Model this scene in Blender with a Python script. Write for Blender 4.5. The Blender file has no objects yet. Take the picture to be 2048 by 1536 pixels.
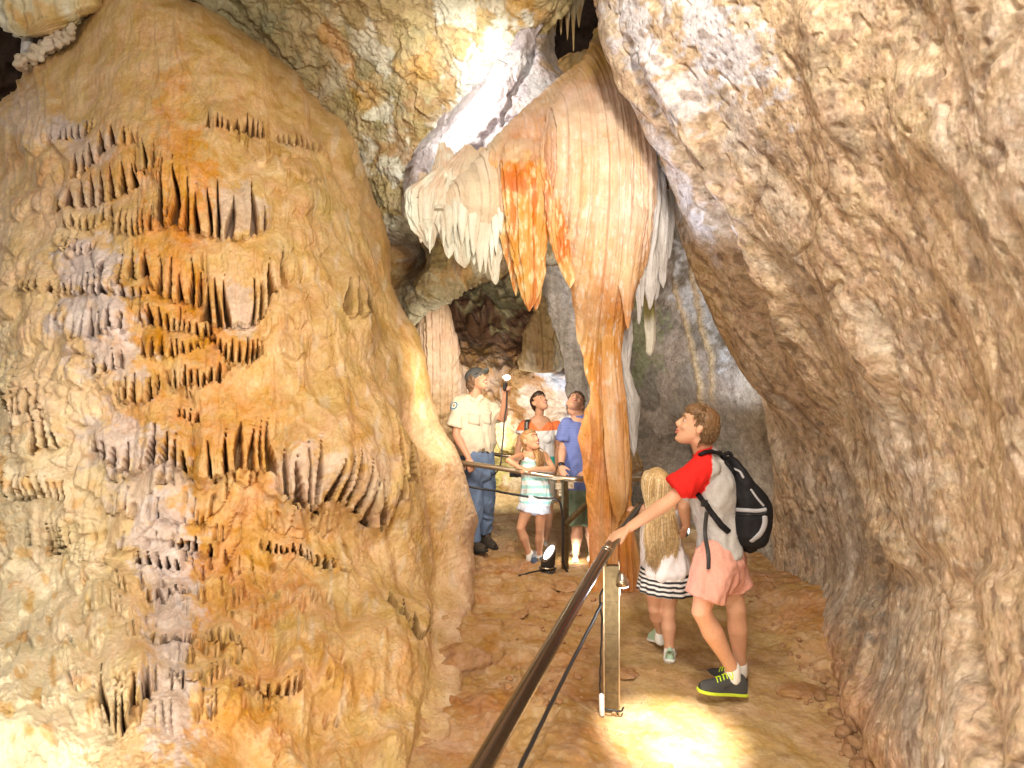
import bpy, bmesh, math, random
import numpy as np
from mathutils import Vector, Matrix
random.seed(7)
R = math.radians
scn = bpy.context.scene
col = scn.collection

# ------------------------------------------------------------------ camera
F = 1365.0; HY = 726.0; CZ = 1.85
cam_d = bpy.data.cameras.new("camera"); cam = bpy.data.objects.new("camera", cam_d); col.objects.link(cam)
cam.location = (0, 0, CZ); cam.rotation_euler = (R(90), 0, 0)
cam_d.sensor_width = 36; cam_d.lens = 36 * F / 2048; cam_d.shift_y = -(768 - HY) / 2048
cam_d.clip_start = 0.05; cam_d.clip_end = 200
cam_d.dof.use_dof = True; cam_d.dof.focus_distance = 5.0; cam_d.dof.aperture_fstop = 3.5
scn.camera = cam
# ------------------------------------------------------------------ light
w = bpy.data.worlds.new("World"); scn.world = w; w.use_nodes = True
bg = w.node_tree.nodes["Background"]; bg.inputs[0].default_value = (1.0, 0.90, 0.78, 1); bg.inputs[1].default_value = 0.27
scn.view_settings.view_transform = 'Standard'; scn.view_settings.look = 'None'; scn.view_settings.gamma = 1
scn.view_settings.exposure = 0.74
scn.cycles.max_bounces = 6; scn.cycles.diffuse_bounces = 3; scn.cycles.glossy_bounces = 2

def P(px, py, Y): return Vector(((px - 1024) / F * Y, Y, CZ - (py - HY) / F * Y))

def lamp(name, typ, loc, energy, color=(1, .9, .75), size=.2, target=None, spot=60, blend=.5):
    d = bpy.data.lights.new(name, typ); o = bpy.data.objects.new(name, d); col.objects.link(o)
    o.location = loc; d.energy = energy; d.color = color
    if typ == 'AREA': d.size = size
    else: d.shadow_soft_size = size
    if typ == 'SPOT': d.spot_size = R(spot); d.spot_blend = blend
    if target is not None:
        o.rotation_euler = (Vector(target) - Vector(loc)).to_track_quat('-Z', 'Y').to_euler()
    return o

WARM = (1, .86, .66); NEUT = (1, .93, .82); COOL = (.80, .88, 1.0)
lamp("unseen_flood", 'AREA', (0.3, 0.2, 3.9), 75, NEUT, .5, P(1100, 700, 5))  # general fill from above the camera, no lamp in view
lamp("unseen_flood", 'AREA', (-1.9, 0.9, 0.5), 26, (1, .94, .80), .3, P(60, 1150, 3.2))
lamp("unseen_flood", 'AREA', (0.4, 1.9, 4.3), 66, WARM, .35, P(380, 640, 4.6))
lamp("unseen_flood", 'AREA', (0.3, 2.0, 0.10), 5, WARM, .25, P(1700, 500, 3))
lamp("unseen_flood", 'AREA', (0.0, 0.7, 1.2), 17, WARM, .4, P(1760, 1250, 2.6))  # unseen fill, added to lift the lower right wall
lamp("unseen_flood", 'AREA', P(950, 720, 5.2), 15, WARM, .3, P(1050, 850, 6.5))  # unseen soft fill, added in front of the group at the rail
lamp("unseen_spot", 'SPOT', (0.60, 1.9, 2.9), 1700, (1, .96, .84), .03, P(1345, 1425, 3.25), 15, 1.0)
lamp("unseen_spot", 'SPOT', P(880, 120, 5.3), 62, (1, .98, .92), .08, P(940, 210, 6.5), 110, .9)
lamp("unseen_spot", 'SPOT', P(1130, 980, 3.1), 70, NEUT, .1, P(1170, 300, 5.2), 44, .8)
lamp("unseen_spot", 'SPOT', P(850, 760, 5.6), 40, WARM, .1, P(950, 440, 5.6), 80, .8)
lamp("unseen_spot", 'SPOT', P(965, 850, 8.0), 80, WARM, .15, P(1020, 800, 9.6), 150, .9)  # unseen spot, added to brighten the back chamber
lamp("unseen_spot", 'SPOT', P(1430, 900, 5.9), 42, COOL, .1, P(1400, 560, 6.8), 95, .8)
lamp("unseen_spot", 'SPOT', P(1360, 760, 4.4), 50, COOL, .1, P(1350, 60, 4.4), 60, .7)
lamp("unseen_spot", 'SPOT', P(1245, 800, 7.6), 30, (.7, .82, 1), .05, P(1150, 800, 8.4), 90, .7)
lamp("unseen_spot", 'SPOT', P(965, 820, 8.4), 45, (1, .95, .6), .08, P(985, 960, 9.2), 110, .7)

lamp("unseen_spot", 'SPOT', P(960, 640, 6.6), 55, NEUT, .1, P(885, 740, 7.8), 80, .9)  # unseen spot, added to brighten the peach cone
lamp("unseen_spot", 'SPOT', P(1150, 420, 5.9), 5, (1, .7, .35), .1, P(1170, 100, 6.6), 90, .9)
# ------------------------------------------------------------------ helpers
def prop(o, label=None, cat=None, group=None, kind=None):
    if label: o["label"] = label
    if cat: o["category"] = cat
    if group: o["group"] = group
    if kind: o["kind"] = kind
    return o
def empty(name, loc, label, cat, group=None):
    o = bpy.data.objects.new(name, None); col.objects.link(o); o.location = loc; o.empty_display_size = .1
    return prop(o, label, cat, group)
def link(name, me, mat, parent=None):
    o = bpy.data.objects.new(name, me); col.objects.link(o)
    if mat: me.materials.append(mat)
    if parent: o.parent = parent; o.matrix_parent_inverse = Matrix.Translation(-parent.location)
    return o
_pr = np.random.RandomState(3)
PERM = _pr.permutation(256).astype(np.int32); PERM = np.concatenate([PERM, PERM, PERM])
G3 = _pr.normal(size=(256, 3)); G3 /= np.linalg.norm(G3, axis=1)[:, None]; G3 = G3.astype(np.float32)
G2 = np.stack([np.cos(np.arange(256) * 2.399963), np.sin(np.arange(256) * 2.399963)], -1).astype(np.float32)
G2X = np.ascontiguousarray(G2[:, 0]); G2Y = np.ascontiguousarray(G2[:, 1])
G3X = np.ascontiguousarray(G3[:, 0]); G3Y = np.ascontiguousarray(G3[:, 1]); G3Z = np.ascontiguousarray(G3[:, 2])
def pn(x, y, z=0.0):
    """gradient noise; a scalar z only picks another 2-D pattern"""
    if np.ndim(z) == 0:
        x, y = np.broadcast_arrays(np.asarray(x, np.float32), np.asarray(y, np.float32))
        sd = int(float(z) * 37.0) & 255
        xo = np.floor(x); yo = np.floor(y); xf = x - xo; yf = y - yo
        xi = (xo.astype(np.int32) + sd) & 255; yi = yo.astype(np.int32) & 255
        u = xf * xf * (3 - 2 * xf); v = yf * yf * (3 - 2 * yf)
        p0 = PERM[xi] + yi; p1 = PERM[xi + 1] + yi
        h = PERM[p0]; a = G2X[h] * xf + G2Y[h] * yf
        h = PERM[p1]; b = G2X[h] * (xf - 1) + G2Y[h] * yf
        h = PERM[p0 + 1]; c = G2X[h] * xf + G2Y[h] * (yf - 1)
        h = PERM[p1 + 1]; d = G2X[h] * (xf - 1) + G2Y[h] * (yf - 1)
        a += (b - a) * u; c += (d - c) * u
        return (a + (c - a) * v) * 1.4
    x, y, z = np.broadcast_arrays(np.asarray(x, np.float32), np.asarray(y, np.float32), np.asarray(z, np.float32))
    xo = np.floor(x); yo = np.floor(y); zo = np.floor(z); xf = x - xo; yf = y - yo; zf = z - zo
    xi = xo.astype(np.int32) & 255; yi = yo.astype(np.int32) & 255; zi = zo.astype(np.int32) & 255
    u = xf * xf * (3 - 2 * xf); v = yf * yf * (3 - 2 * yf); w_ = zf * zf * (3 - 2 * zf)
    r = []
    for dx in (0, 1):
        px_ = PERM[xi + dx] + yi
        for dy in (0, 1):
            pp = PERM[px_ + dy] + zi; bx = 0
            h = PERM[pp]; g0 = G3X[h] * (xf - dx) + G3Y[h] * (yf - dy) + G3Z[h] * zf
            h = PERM[pp + 1]; g1 = G3X[h] * (xf - dx) + G3Y[h] * (yf - dy) + G3Z[h] * (zf - 1)
            g0 += (g1 - g0) * w_; r.append(g0)
    r[0] += (r[1] - r[0]) * v; r[2] += (r[3] - r[2]) * v
    return (r[0] + (r[2] - r[0]) * u) * 1.6
def fbm(x, y, z=0.0, o=4, g=.5):
    s = 0; a = 1; f = 1.0; t = 0
    for i in range(o):
        s = s + a * pn(x * f + 17.3 * i, y * f + 5.1 * i, z if np.ndim(z) == 0 else z * f); t += a; a *= g; f *= 2.03
    return s / t * 1.4
def ridge(x, y, z=0.0, o=3):
    s = 0; a = 1; f = 1.0; t = 0
    for i in range(o):
        s = s + a * (1 - 2 * np.abs(pn(x * f + 9 * i, y * f, z if np.ndim(z) == 0 else z * f))); t += a; a *= .5; f *= 2.1
    return s / t
def sst(a, b, x):
    t = np.clip((x - a) / (b - a), 0, 1); return t * t * (3 - 2 * t)
def hsh(i, s=0): return np.abs(np.sin(i * 12.9898 + s * 78.233) * 4758.5453) % 1.0
def cell(x, y):
    """distance to nearest and second feature point (2-D)"""
    x = np.asarray(x, np.float32); y = np.asarray(y, np.float32)
    xi = np.floor(x); yi = np.floor(y); f1 = np.full(x.shape, 9.0, np.float32); f2 = f1.copy()
    for dx in (-1, 0, 1):
        for dy in (-1, 0, 1):
            cx = xi + dx; cy = yi + dy
            jx = cx + .15 + .7 * hsh(cx * 1.3 + cy * 7.1, 1); jy = cy + .15 + .7 * hsh(cx * 3.7 + cy * 2.3, 2)
            d = np.hypot(jx - x, jy - y)
            f2 = np.minimum(f2, np.maximum(f1, d)); f1 = np.minimum(f1, d)
    return f1, f2

def mesh_np(name, V, Fq, C=None, smooth=True):
    me = bpy.data.meshes.new(name)
    V = np.asarray(V, np.float32).reshape(-1, 3); Fq = np.asarray(Fq, np.int32)
    me.vertices.add(len(V)); me.vertices.foreach_set("co", V.ravel())
    n = len(Fq); k = Fq.shape[1]
    me.loops.add(n * k); me.loops.foreach_set("vertex_index", Fq.ravel())
    me.polygons.add(n); me.polygons.foreach_set("loop_start", np.arange(0, n * k, k, dtype=np.int32))
    me.polygons.foreach_set("loop_total", np.full(n, k, np.int32))
    me.update(calc_edges=True)
    if smooth: me.polygons.foreach_set("use_smooth", np.ones(n, bool))
    if C is not None:
        a = me.color_attributes.new("col", 'FLOAT_COLOR', 'POINT')
        c4 = np.ones((len(V), 4), np.float32); c4[:, :3] = np.clip(C.reshape(-1, 3), 0.005, .9); a.data.foreach_set("color", c4.ravel())
    return me
def grid_faces(nu, nv, wrap=False):
    """verts indexed [i*nv + j]"""
    i = np.arange(nu - 1)[:, None]; j = np.arange(nv if wrap else nv - 1)[None, :]
    j2 = (j + 1) % nv
    a = i * nv + j; b = i * nv + j2; c = (i + 1) * nv + j2; d = (i + 1) * nv + j
    return np.stack([a, b, c, d], -1).reshape(-1, 4)
def normals(V):
    du = np.gradient(V, axis=0); dv = np.gradient(V, axis=1)
    n = np.cross(du, dv); return n / (np.linalg.norm(n, axis=-1, keepdims=True) + 1e-9)
def cr(K, n):
    """catmull-rom weights n x K"""
    t = np.linspace(0, K - 1, n); W = np.zeros((n, K)); i = np.minimum(t.astype(int), K - 2); f = t - i
    c = [-.5 * f + f**2 - .5 * f**3, 1 - 2.5 * f**2 + 1.5 * f**3, .5 * f + 2 * f**2 - 1.5 * f**3, -.5 * f**2 + .5 * f**3]
    for k in range(4):
        np.add.at(W, (np.arange(n), np.clip(i - 1 + k, 0, K - 1)), c[k])
    return W
def surf(rows, nu, nv):
    """rows: list of lists of (px,py,Y) -> smooth surface grid of 3-D points"""
    C = np.array([[tuple(P(*p)) for p in r] for r in rows])
    return np.einsum('ikc,jk->ijc', np.einsum('ik,klc->ilc', cr(C.shape[0], nu), C), cr(C.shape[1], nv)).astype(np.float32)
def proj(V): return (1024 + V[..., 0] / V[..., 1] * F).astype(np.float32), (HY + (CZ - V[..., 2]) / V[..., 1] * F).astype(np.float32)
def mixc(C, c, m):
    return C + (np.array(c, np.float32) - C) * np.clip(m, 0, 1)[..., None]
def blob(px, py, x, y, rx, ry, s=1.0, rag=.5, ang=0.0):
    a = R(ang); dx = px - x; dy = py - y
    u = (dx * math.cos(a) + dy * math.sin(a)) / rx; v = (-dx * math.sin(a) + dy * math.cos(a)) / ry
    n = pn(px / 34, py / 34, x * .1) * rag + pn(px / 11, py / 11, y * .1) * rag * .6
    return s * sst(1.15, .55, np.sqrt(u * u + v * v) + n)
def curve(pts, x):
    p = np.array(sorted(pts)); return np.interp(x, p[:, 0], p[:, 1])

# ------------------------------------------------------------------ materials
def nodes(mat):
    mat.use_nodes = True; nt = mat.node_tree; return nt, nt.nodes["Principled BSDF"]
def rock_mat(name, rough=.75, bump=.5, bscale=30, streak=1.0, var=.35, spec=.35, pits=0.0, bdist=.02, vs=6.0):
    m = bpy.data.materials.new(name); nt, b = nodes(m); N = nt.nodes.new; L = nt.links.new
    at = N("ShaderNodeAttribute"); at.attribute_name = "col"
    tc = N("ShaderNodeTexCoord"); mp = N("ShaderNodeMapping"); mp.inputs["Scale"].default_value = (1, 1, 1 / streak)
    L(tc.outputs["Object"], mp.inputs[0])
    def noise(scale, detail=6, rough_=.6, dist=0):
        n = N("ShaderNodeTexNoise"); n.inputs["Scale"].default_value = scale; n.inputs["Detail"].default_value = detail
        n.inputs["Roughness"].default_value = rough_; n.inputs["Distortion"].default_value = dist; L(mp.outputs[0], n.inputs["Vector"]); return n
    n1 = noise(vs, 8, .65, .6); n2 = noise(bscale * 1.5, 5, .7)
    mr = N("ShaderNodeMapRange"); mr.inputs[1].default_value = .3; mr.inputs[2].default_value = .7; mr.inputs[3].default_value = 1 - var; mr.inputs[4].default_value = 1 + var * .75
    L(n1.outputs[0], mr.inputs[0])
    mr2 = N("ShaderNodeMapRange"); mr2.inputs[1].default_value = .3; mr2.inputs[2].default_value = .7; mr2.inputs[3].default_value = 1 - var * .6; mr2.inputs[4].default_value = 1 + var * .4
    L(n2.outputs[0], mr2.inputs[0])
    mu = N("ShaderNodeMath"); mu.operation = 'MULTIPLY'; L(mr.outputs[0], mu.inputs[0]); L(mr2.outputs[0], mu.inputs[1])
    vm = N("ShaderNodeVectorMath"); vm.operation = 'SCALE'; L(at.outputs["Color"], vm.inputs[0]); L(mu.outputs[0], vm.inputs[3])
    # hue wobble
    n3 = noise(vs * .6, 5, .6, 1.0)
    hs = N("ShaderNodeHueSaturation"); hr = N("ShaderNodeMapRange"); hr.inputs[1].default_value = .3; hr.inputs[2].default_value = .7; hr.inputs[3].default_value = .487; hr.inputs[4].default_value = .513
    L(n3.outputs[0], hr.inputs[0]); L(hr.outputs[0], hs.inputs["Hue"]); L(vm.outputs[0], hs.inputs["Color"])
    sr = N("ShaderNodeMapRange"); sr.inputs[1].default_value = .3; sr.inputs[2].default_value = .7; sr.inputs[3].default_value = 1.15; sr.inputs[4].default_value = .8
    L(n1.outputs[0], sr.inputs[0]); L(sr.outputs[0], hs.inputs["Saturation"])
    L(hs.outputs[0], b.inputs["Base Color"])
    b.inputs["Roughness"].default_value = rough; b.inputs["Specular IOR Level"].default_value = spec
    nb = noise(bscale, 8, .68, .3)
    h = nb.outputs[0]
    if pits:
        vo = N("ShaderNodeTexVoronoi"); vo.inputs["Scale"].default_value = bscale * .9; L(mp.outputs[0], vo.inputs["Vector"])
        pr = N("ShaderNodeMapRange"); pr.inputs[1].default_value = 0; pr.inputs[2].default_value = .4; pr.inputs[3].default_value = -pits; pr.inputs[4].default_value = 0
        L(vo.outputs["Distance"], pr.inputs[0]); ad = N("ShaderNodeMath"); L(h, ad.inputs[0]); L(pr.outputs[0], ad.inputs[1]); h = ad.outputs[0]
    bp = N("ShaderNodeBump"); bp.inputs["Strength"].default_value = bump; bp.inputs["Distance"].default_value = bdist
    L(h, bp.inputs["Height"]); L(bp.outputs[0], b.inputs["Normal"])
    return m
M_flow = rock_mat("flowstone", .45, .6, 38, 1.5, .26, .4, pits=-.5, bdist=.02)
M_drap = rock_mat("drapery_stone", .5, .7, 60, 1.8, .17, .4, pits=-.3, bdist=.012, vs=4)
M_wall = rock_mat("limestone", .85, .8, 30, 1.0, .42, .25, pits=.5, bdist=.016, vs=14)
M_ceil = rock_mat("ceiling_rock", .85, .9, 20, 1.0, .35, .25, pits=.5, bdist=.03, vs=4)
M_floor = rock_mat("clay_floor", .9, .6, 34, 1.0, .24, .2, pits=.2, bdist=.015, vs=4)

# ------------------------------------------------------------------ ground
def build_ground():
    xs = np.concatenate([np.linspace(-7, -1.6, 90), np.linspace(-1.58, 3.6, 700), np.linspace(3.7, 8, 60)])
    ys = np.concatenate([np.linspace(-3, 2.3, 60), np.linspace(2.32, 7.5, 720), np.linspace(7.55, 13, 160)])
    X, Y = np.meshgrid(xs, ys, indexing='ij')
    z = .035 * fbm(X * .9, Y * .9, 0, 4) + .012 * fbm(X * 6, Y * 6, 3, 4)
    rough = sst(.65, .3, X + .07 * (Y - 3)) + sst(1.55, 1.9, X - .0 * Y) # rough clay left of the path, and at the right foot
    rough = np.clip(rough, 0, 1) * .9 + .1
    f1, f2 = cell(X * 5.5 + pn(X * 3, Y * 3) * .8, Y * 5.5 + pn(X * 3, Y * 3, 5) * .8)
    lump = np.clip(f2 - f1, 0, .35) * hsh(np.floor(X * 1.1) + 3 * np.floor(Y * 1.3), 4)
    z += rough * (.022 * ridge(X * 2.2, Y * 2.2, 1, 4) * sst(-.2, .5, pn(X * .8, Y * .8, 7)) + .03 * sst(0, .5, pn(X * 1.6, Y * 1.6, 9)))
    # ledges, steps of bedrock poking through
    st = fbm(X * 1.3 + 4, Y * 1.3, 11, 4)
    z += rough * .035 * sst(.08, .18, st) + rough * .03 * sst(-.24, -.16, st)
    z += .06 * sst(7.0, 9.5, Y)
    # bank rising to the left mound foot and to the right wall foot
    z += .10 * sst(-.25, -.9, X) * sst(6.5, 4.5, Y) + .10 * sst(1.75, 2.3, X) * sst(6.2, 5, Y)
    z += .003 * fbm(X * 22, Y * 22, 5, 4) * (1 + 2.5 * rough) + .012 * sst(.2, .4, pn(X * 8, Y * 8, 66)) * rough
    # bank by the column base
    z += .07 * np.exp(-(((X - .85) / .45)**2 + ((Y - 5.5) / .5)**2))
    V = np.stack([X, Y, z], -1)
    C = np.zeros(V.shape, np.float32) + np.array((.42, .235, .092), np.float32)
    nn = fbm(X * 1.2, Y * 1.2, 4, 5)
    C = mixc(C, (.48, .32, .145), sst(.45, .75, X - .1 * Y * 0) * sst(2.0, 1.7, X) * sst(7.0, 5.0, Y) * .75)
    C = mixc(C, (.42, .20, .08), sst(0, .5, nn) * rough * .4)
    C = mixc(C, (.50, .39, .26), sst(6.3, 7.4, Y) * .75)
    C = mixc(C, (.28, .15, .07), sst(.25, .7, -nn) * rough * .25)
    C = mixc(C, (.50, .32, .18), sst(.15, .35, pn(X * 9, Y * 9, 2)) * rough * .4)
    C = mixc(C, (.24, .12, .05), sst(.2, .5, fbm(X * 7, Y * 7, 21, 4)) * .4)
    C = mixc(C, (.50, .36, .22), sst(.25, .45, pn(X * 30, Y * 30, 22)) * .35)
    me = mesh_np("ground", V, grid_faces(*X.shape), C)
    prop(link("ground", me, M_floor), kind="structure")
    return xs, ys, z
gx, gy, gz = build_ground()
def ground_z(x, y):
    i = int(np.clip(np.searchsorted(gx, x), 0, len(gx) - 1)); j = int(np.clip(np.searchsorted(gy, y), 0, len(gy) - 1)); return float(gz[i, j])

# ------------------------------------------------------------------ left flowstone mound
TIERS = [
 [(112,258,285),(140,240,275),(180,225,262)],
 [(128,300,370),(160,290,345),(200,265,310),(235,250,300),(268,262,300)],
 [(112,395,424),(130,370,422),(165,345,414),(200,315,412),(225,303,400),(250,298,388),(270,308,380),(281,335,370)],
 [(282,265,355),(300,262,350),(318,262,360)],
 [(126,428,458),(163,415,460),(195,412,455),(222,395,430)],
 [(228,395,470),(250,386,476),(280,376,478),(310,372,470),(333,410,452)],
 [(320,262,455),(352,266,462),(390,268,472),(420,276,478),(455,292,482),(490,320,484),(515,370,478),(535,420,462)],
 [(196,483,520),(228,478,600),(245,476,604),(262,478,562),(295,480,556),(315,480,596),(360,470,604),(390,478,612),(408,500,615)],
 [(128,462,505),(150,460,510),(170,470,520),(195,480,510)],
 [(410,490,650),(440,490,664),(470,500,664),(500,500,664),(520,490,650),(540,478,608),(560,470,590)],
 [(134,580,600),(160,535,600),(185,520,598),(215,535,604),(228,560,606)],
 [(135,600,660),(165,605,698),(200,605,690),(230,608,674),(268,612,674)],
 [(248,575,610),(270,562,606),(298,575,600)],
 [(286,608,655),(320,600,660),(370,605,668),(410,630,680),(428,655,675)],
 [(290,658,715),(330,662,720),(365,669,712),(400,674,700)],
 [(198,700,765),(225,705,750),(248,690,748)],
 [(250,722,806),(275,717,806),(300,732,806),(315,742,780)],
 [(335,715,770),(360,712,775),(400,712,774),(440,705,768),(452,700,745)],
 [(425,665,680),(450,660,725),(475,664,736),(500,668,732),(520,670,722)],
 [(190,862,905),(228,852,942),(270,825,944),(300,808,934),(330,804,930),(360,830,945),(384,860,955)],
 [(385,790,960),(410,790,965),(430,785,955),(455,780,950),(485,785,945),(520,795,945),(555,815,950)],
 [(345,800,835),(370,800,840),(392,800,845)],
 [(350,1050,1100),(380,1055,1102),(410,1058,1110),(440,1060,1120)],
 [(290,1080,1140),(330,1085,1155),(365,1090,1150)],
 [(560,830,985),(595,835,1010),(640,840,1010),(680,840,1005)],
 [(682,860,1005),(705,885,1030),(730,895,1060),(755,900,1065),(780,920,1000)],
 [(768,790,940),(790,800,980),(815,830,960)],
 [(680,520,640),(705,510,645),(735,520,640)],
 [(770,1175,1230),(795,1175,1270),(825,1180,1292),(855,1185,1265),(875,1180,1220)],
 [(340,1350,1390),(360,1350,1395),(385,1355,1400),(402,1350,1385)],
 [(205,1270,1420),(225,1280,1460),(245,1290,1480),(265,1340,1440),(290,1340,1430),(305,1350,1420)],
 [(470,1340,1395),(530,1345,1400),(600,1350,1400)],
 [(530,1075,1105),(590,1090,1108),(640,1090,1140),(665,1090,1150)],
 [(560,240,275),(600,250,285),(640,270,300)],
 [(420,215,265),(450,210,268),(500,215,262),(535,225,268)],
 [(560,970,985),(590,1000,1012),(640,1010,1030)],
 [(300,1185,1215),(340,1180,1212),(375,1178,1205)],
 [(300,1265,1300),(345,1260,1300),(395,1262,1290)],
 [(420,1255,1300),(450,1252,1310),(490,1262,1310)],
 [(60,560,590),(90,545,600),(120,560,590)],
 [(40,800,905),(80,780,925),(110,800,900),(140,830,890)],
 [(20,935,990),(60,930,1000),(110,935,995),(150,960,1020)],
 [(60,1010,1090),(100,1005,1110),(140,1020,1090)],
 [(20,760,800),(60,745,850),(100,770,830)],
]
def build_mound():
    Rs = [(-300,120),(-100,320),(0,386),(25,445),(64,495),(114,569),(153,609),(223,663),(282,703),(346,718),(416,742),(495,772),(594,797),(653,822),(742,841),(810,870),(900,900),(980,925),(1050,938),(1140,946),(1200,942),(1260,930),(1330,932),(1440,905),(1536,895),(1750,860)]
    Ls = [(-300,60),(-100,170),(0,185),(50,150),(99,112),(139,65),(198,30),(215,-5),(260,-40),(350,-80),(500,-160),(800,-300),(1140,-400),(1536,-500),(1750,-520)]
    Yc = [(-300,8.0),(0,7.4),(400,6.6),(700,6.15),(1000,5.85),(1140,5.75),(1220,5.2),(1300,4.6),(1400,4.0),(1536,3.35),(1750,2.7)]
    Dd = [(-300,.8),(0,1.3),(400,1.75),(700,1.9),(1000,2.0),(1300,1.4),(1536,.75),(1750,.4)]
    nu, nv = 1060, 820
    py = np.linspace(-280, 1720, nu)[:, None]
    th = np.linspace(R(-100), R(112), nv)[None, :]
    # spend more columns on the part in view
    r = curve(Rs, py); l = curve(Ls, py)
    k = np.ones(31) / 31
    pad = np.pad(r[:, 0], 15, 'edge'); r = .5 * r + .5 * np.convolve(pad, k, 'valid')[:, None]
    pad = np.pad(l[:, 0], 15, 'edge'); l = np.convolve(pad, k, 'valid')[:, None]
    k2 = np.hanning(161); k2 /= k2.sum(); yc = curve(Yc, py)[:, 0]; yc = np.convolve(np.pad(yc, 80, 'edge'), k2, 'valid')[:, None]; dd = curve(Dd, py)[:, 0]; dd = np.convolve(np.pad(dd, 80, 'edge'), k2, 'valid')[:, None]
    c = (r + l) / 2; hw = (r - l) / 2
    px = c + hw * np.sin(th); Y = yc - dd * np.cos(th)
    V = np.stack([(px - 1024) / F * Y, Y + 0 * px, CZ - (py - HY) / F * Y], -1)
    PX = px.astype(np.float32); PY = (py + 0 * px).astype(np.float32)
    n = normals(V)
    if n[nu // 2, nv // 2, 1] > 0: n = -n
    W1 = pn(PX / 80, PY / 500) * 10 + pn(PX / 30, PY / 160, 3) * 2
    X2 = PX + W1
    H = .10 * fbm(PX / 220, PY / 260, 5, 3)
    # vertical flutes everywhere, leaning outwards like a fan from the top
    fan = (PX - 360) / (1 + np.clip(PY, 0, 1600) / 700.)
    fl = fbm(fan / 22, PY / 260, 1, 3)
    fr = ridge(fan / 30, PY / 240, 8, 2)
    rightside = sst(480, 640, PX)
    H += .030 * fl * (0.45 + rightside) + .034 * fr * (rightside + .25) * sst(250, 600, PY)
    H += .016 * ridge(fan / 12 + .5 * pn(fan / 20, PY / 90), PY / 260, 61, 2) * sst(-.1, .3, pn(fan / 60, PY / 140, 62)) * sst(240, 420, PY)
    # scalloped broad drapes on right
    H += .06 * fbm(fan / 60 + PY / 900, PY / 210, 13, 3) * (0.3 + rightside) + .05 * rightside * ridge(fan / 48 + .4 * pn(PX / 90, PY / 90), PY / 330, 71, 1) * sst(420, 620, PY) * sst(20, 120, curve(Rs, PY) - PX)
    H += .022 * rightside * (-np.abs(fbm((PX - PY * .55) / 60, (PY + PX * .2) / 130, 20, 3)))
    # terraces
    tier = np.zeros_like(H); slotm = np.zeros_like(H); inside = np.zeros_like(H)
    for ti, T in enumerate(TIERS):
        T = np.array(T, float); x0, x1 = T[0, 0], T[-1, 0]; rr = hsh(ti, 3)
        i0 = max(0, int((T[:, 1].min() - 120 + 280) / 2000 * nu)); i1 = min(nu, int((T[:, 2].max() + 60 + 280) / 2000 * nu))
        xs = X2[i0:i1]; ys = PY[i0:i1] + pn(PX[i0:i1] / 26, ti) * 5
        yt = np.interp(xs, T[:, 0], T[:, 1]); yb = np.interp(xs, T[:, 0], T[:, 2])
        wpx = x1 - x0; ht = T[:, 2].max() - T[:, 1].min()
        per = 11.5 + 6 * rr + (6 if ht > 110 else 0)
        q = xs / per + pn(xs / 40, ys / 120, ti) * .6; ci = np.floor(q); cc = np.abs(q - ci - .5) * 2
        cj = np.floor(q + .5)
        hh = hsh(cj, ti)
        yb2 = yb + 7 * (hsh(ci, ti + 9) - .5) - 6 * cc**2
        cap = .22 * ht
        t = (ys - (yt - cap)) / np.maximum(yb2 - yt + cap, 8)
        ex = sst(x0 - 14, x0 + 16, xs) * sst(x1 + 14, x1 - 16, xs)
        A = .030 + .00035 * ht
        rise = np.sin(np.clip(t * 1.5, 0, 1) * math.pi / 2)**1.3
        h = A * rise * (t < 1)
        th_ = 1.05 - sst(.22 + .45 * hsh(ci, ti + 5), .95, t) * (.50 + .35 * hh)
        sl = sst(th_, th_ + .16, cc) * (t < 1.0) * (t > .22) * (hsh(cj, ti + 21) > .07)
        rib = (.014 + .006 * pn(xs / 9, ys / 11, ti)) * (1 - cc**2) * sst(.2, .8, t) * (t < 1)
        hnew = (h + rib) * ex; sl = sl * ex
        tier[i0:i1] = np.maximum(tier[i0:i1], hnew); slotm[i0:i1] = np.maximum(slotm[i0:i1], sl)
        inside[i0:i1] = np.maximum(inside[i0:i1], ex * (t > 0.05) * (t < 1))
    # minor fringes between the big tiers
    band = sst(-40, 60, PX) * sst(760, 600, PX) * sst(230, 290, PY) * sst(1500, 1400, PY) * (1 - .9 * inside)
    xq = X2 + 6 * pn(PX / 25, PY / 90, 51)
    q = (PY + 60 * pn(PX / 75, PY / 300, 52) + 24 * pn(PX / 24, PY / 200, 53)) / 62; tq = q - np.floor(q); mk = sst(-.35, .1, pn(PX / 60, np.floor(q) * 1.7, 54)) * band
    ph = xq / 14.5 + .9 * pn(PX / 30, np.floor(q) * 2.3, 55) + .37 * np.floor(q); cc = np.abs(ph - np.floor(ph) - .5) * 2
    slot2 = sst(1.0 - .5 * tq, 1.15 - .5 * tq, cc) * (tq > .35) * mk * (hsh(np.floor(ph + .5) + 31 * np.floor(q), 7) > .4) * (.15 + .85 * sst(170, 290, PX)) * (.3 + .7 * sst(560, 440, PX))
    H += mk * (.034 * np.sin(np.clip(tq * 1.5, 0, 1) * 1.57) * (1 - sst(.97, 1, tq)) + .006 * (1 - cc**2) * tq)
    HT = tier * 1.15 - slotm * (.26 + tier) - slot2 * .10
    # popcorn lumps on left flank
    left = sst(260, 120, PX) * sst(250, 420, PY)
    f1, f2 = cell((X2 + 22 * pn(PX / 45, PY / 45, 3)) / 55, (PY + 30 * pn(PX / 40, PY / 50, 8)) / 80)
    H += left * sst(-.3, .3, pn(PX / 120, PY / 150, 77)) * (.05 * np.clip(1 - f1 * 1.3, 0, 1) - .012 * sst(.10, .0, f2 - f1))
    f1, f2 = cell(X2 / 17, PY / 19)
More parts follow.
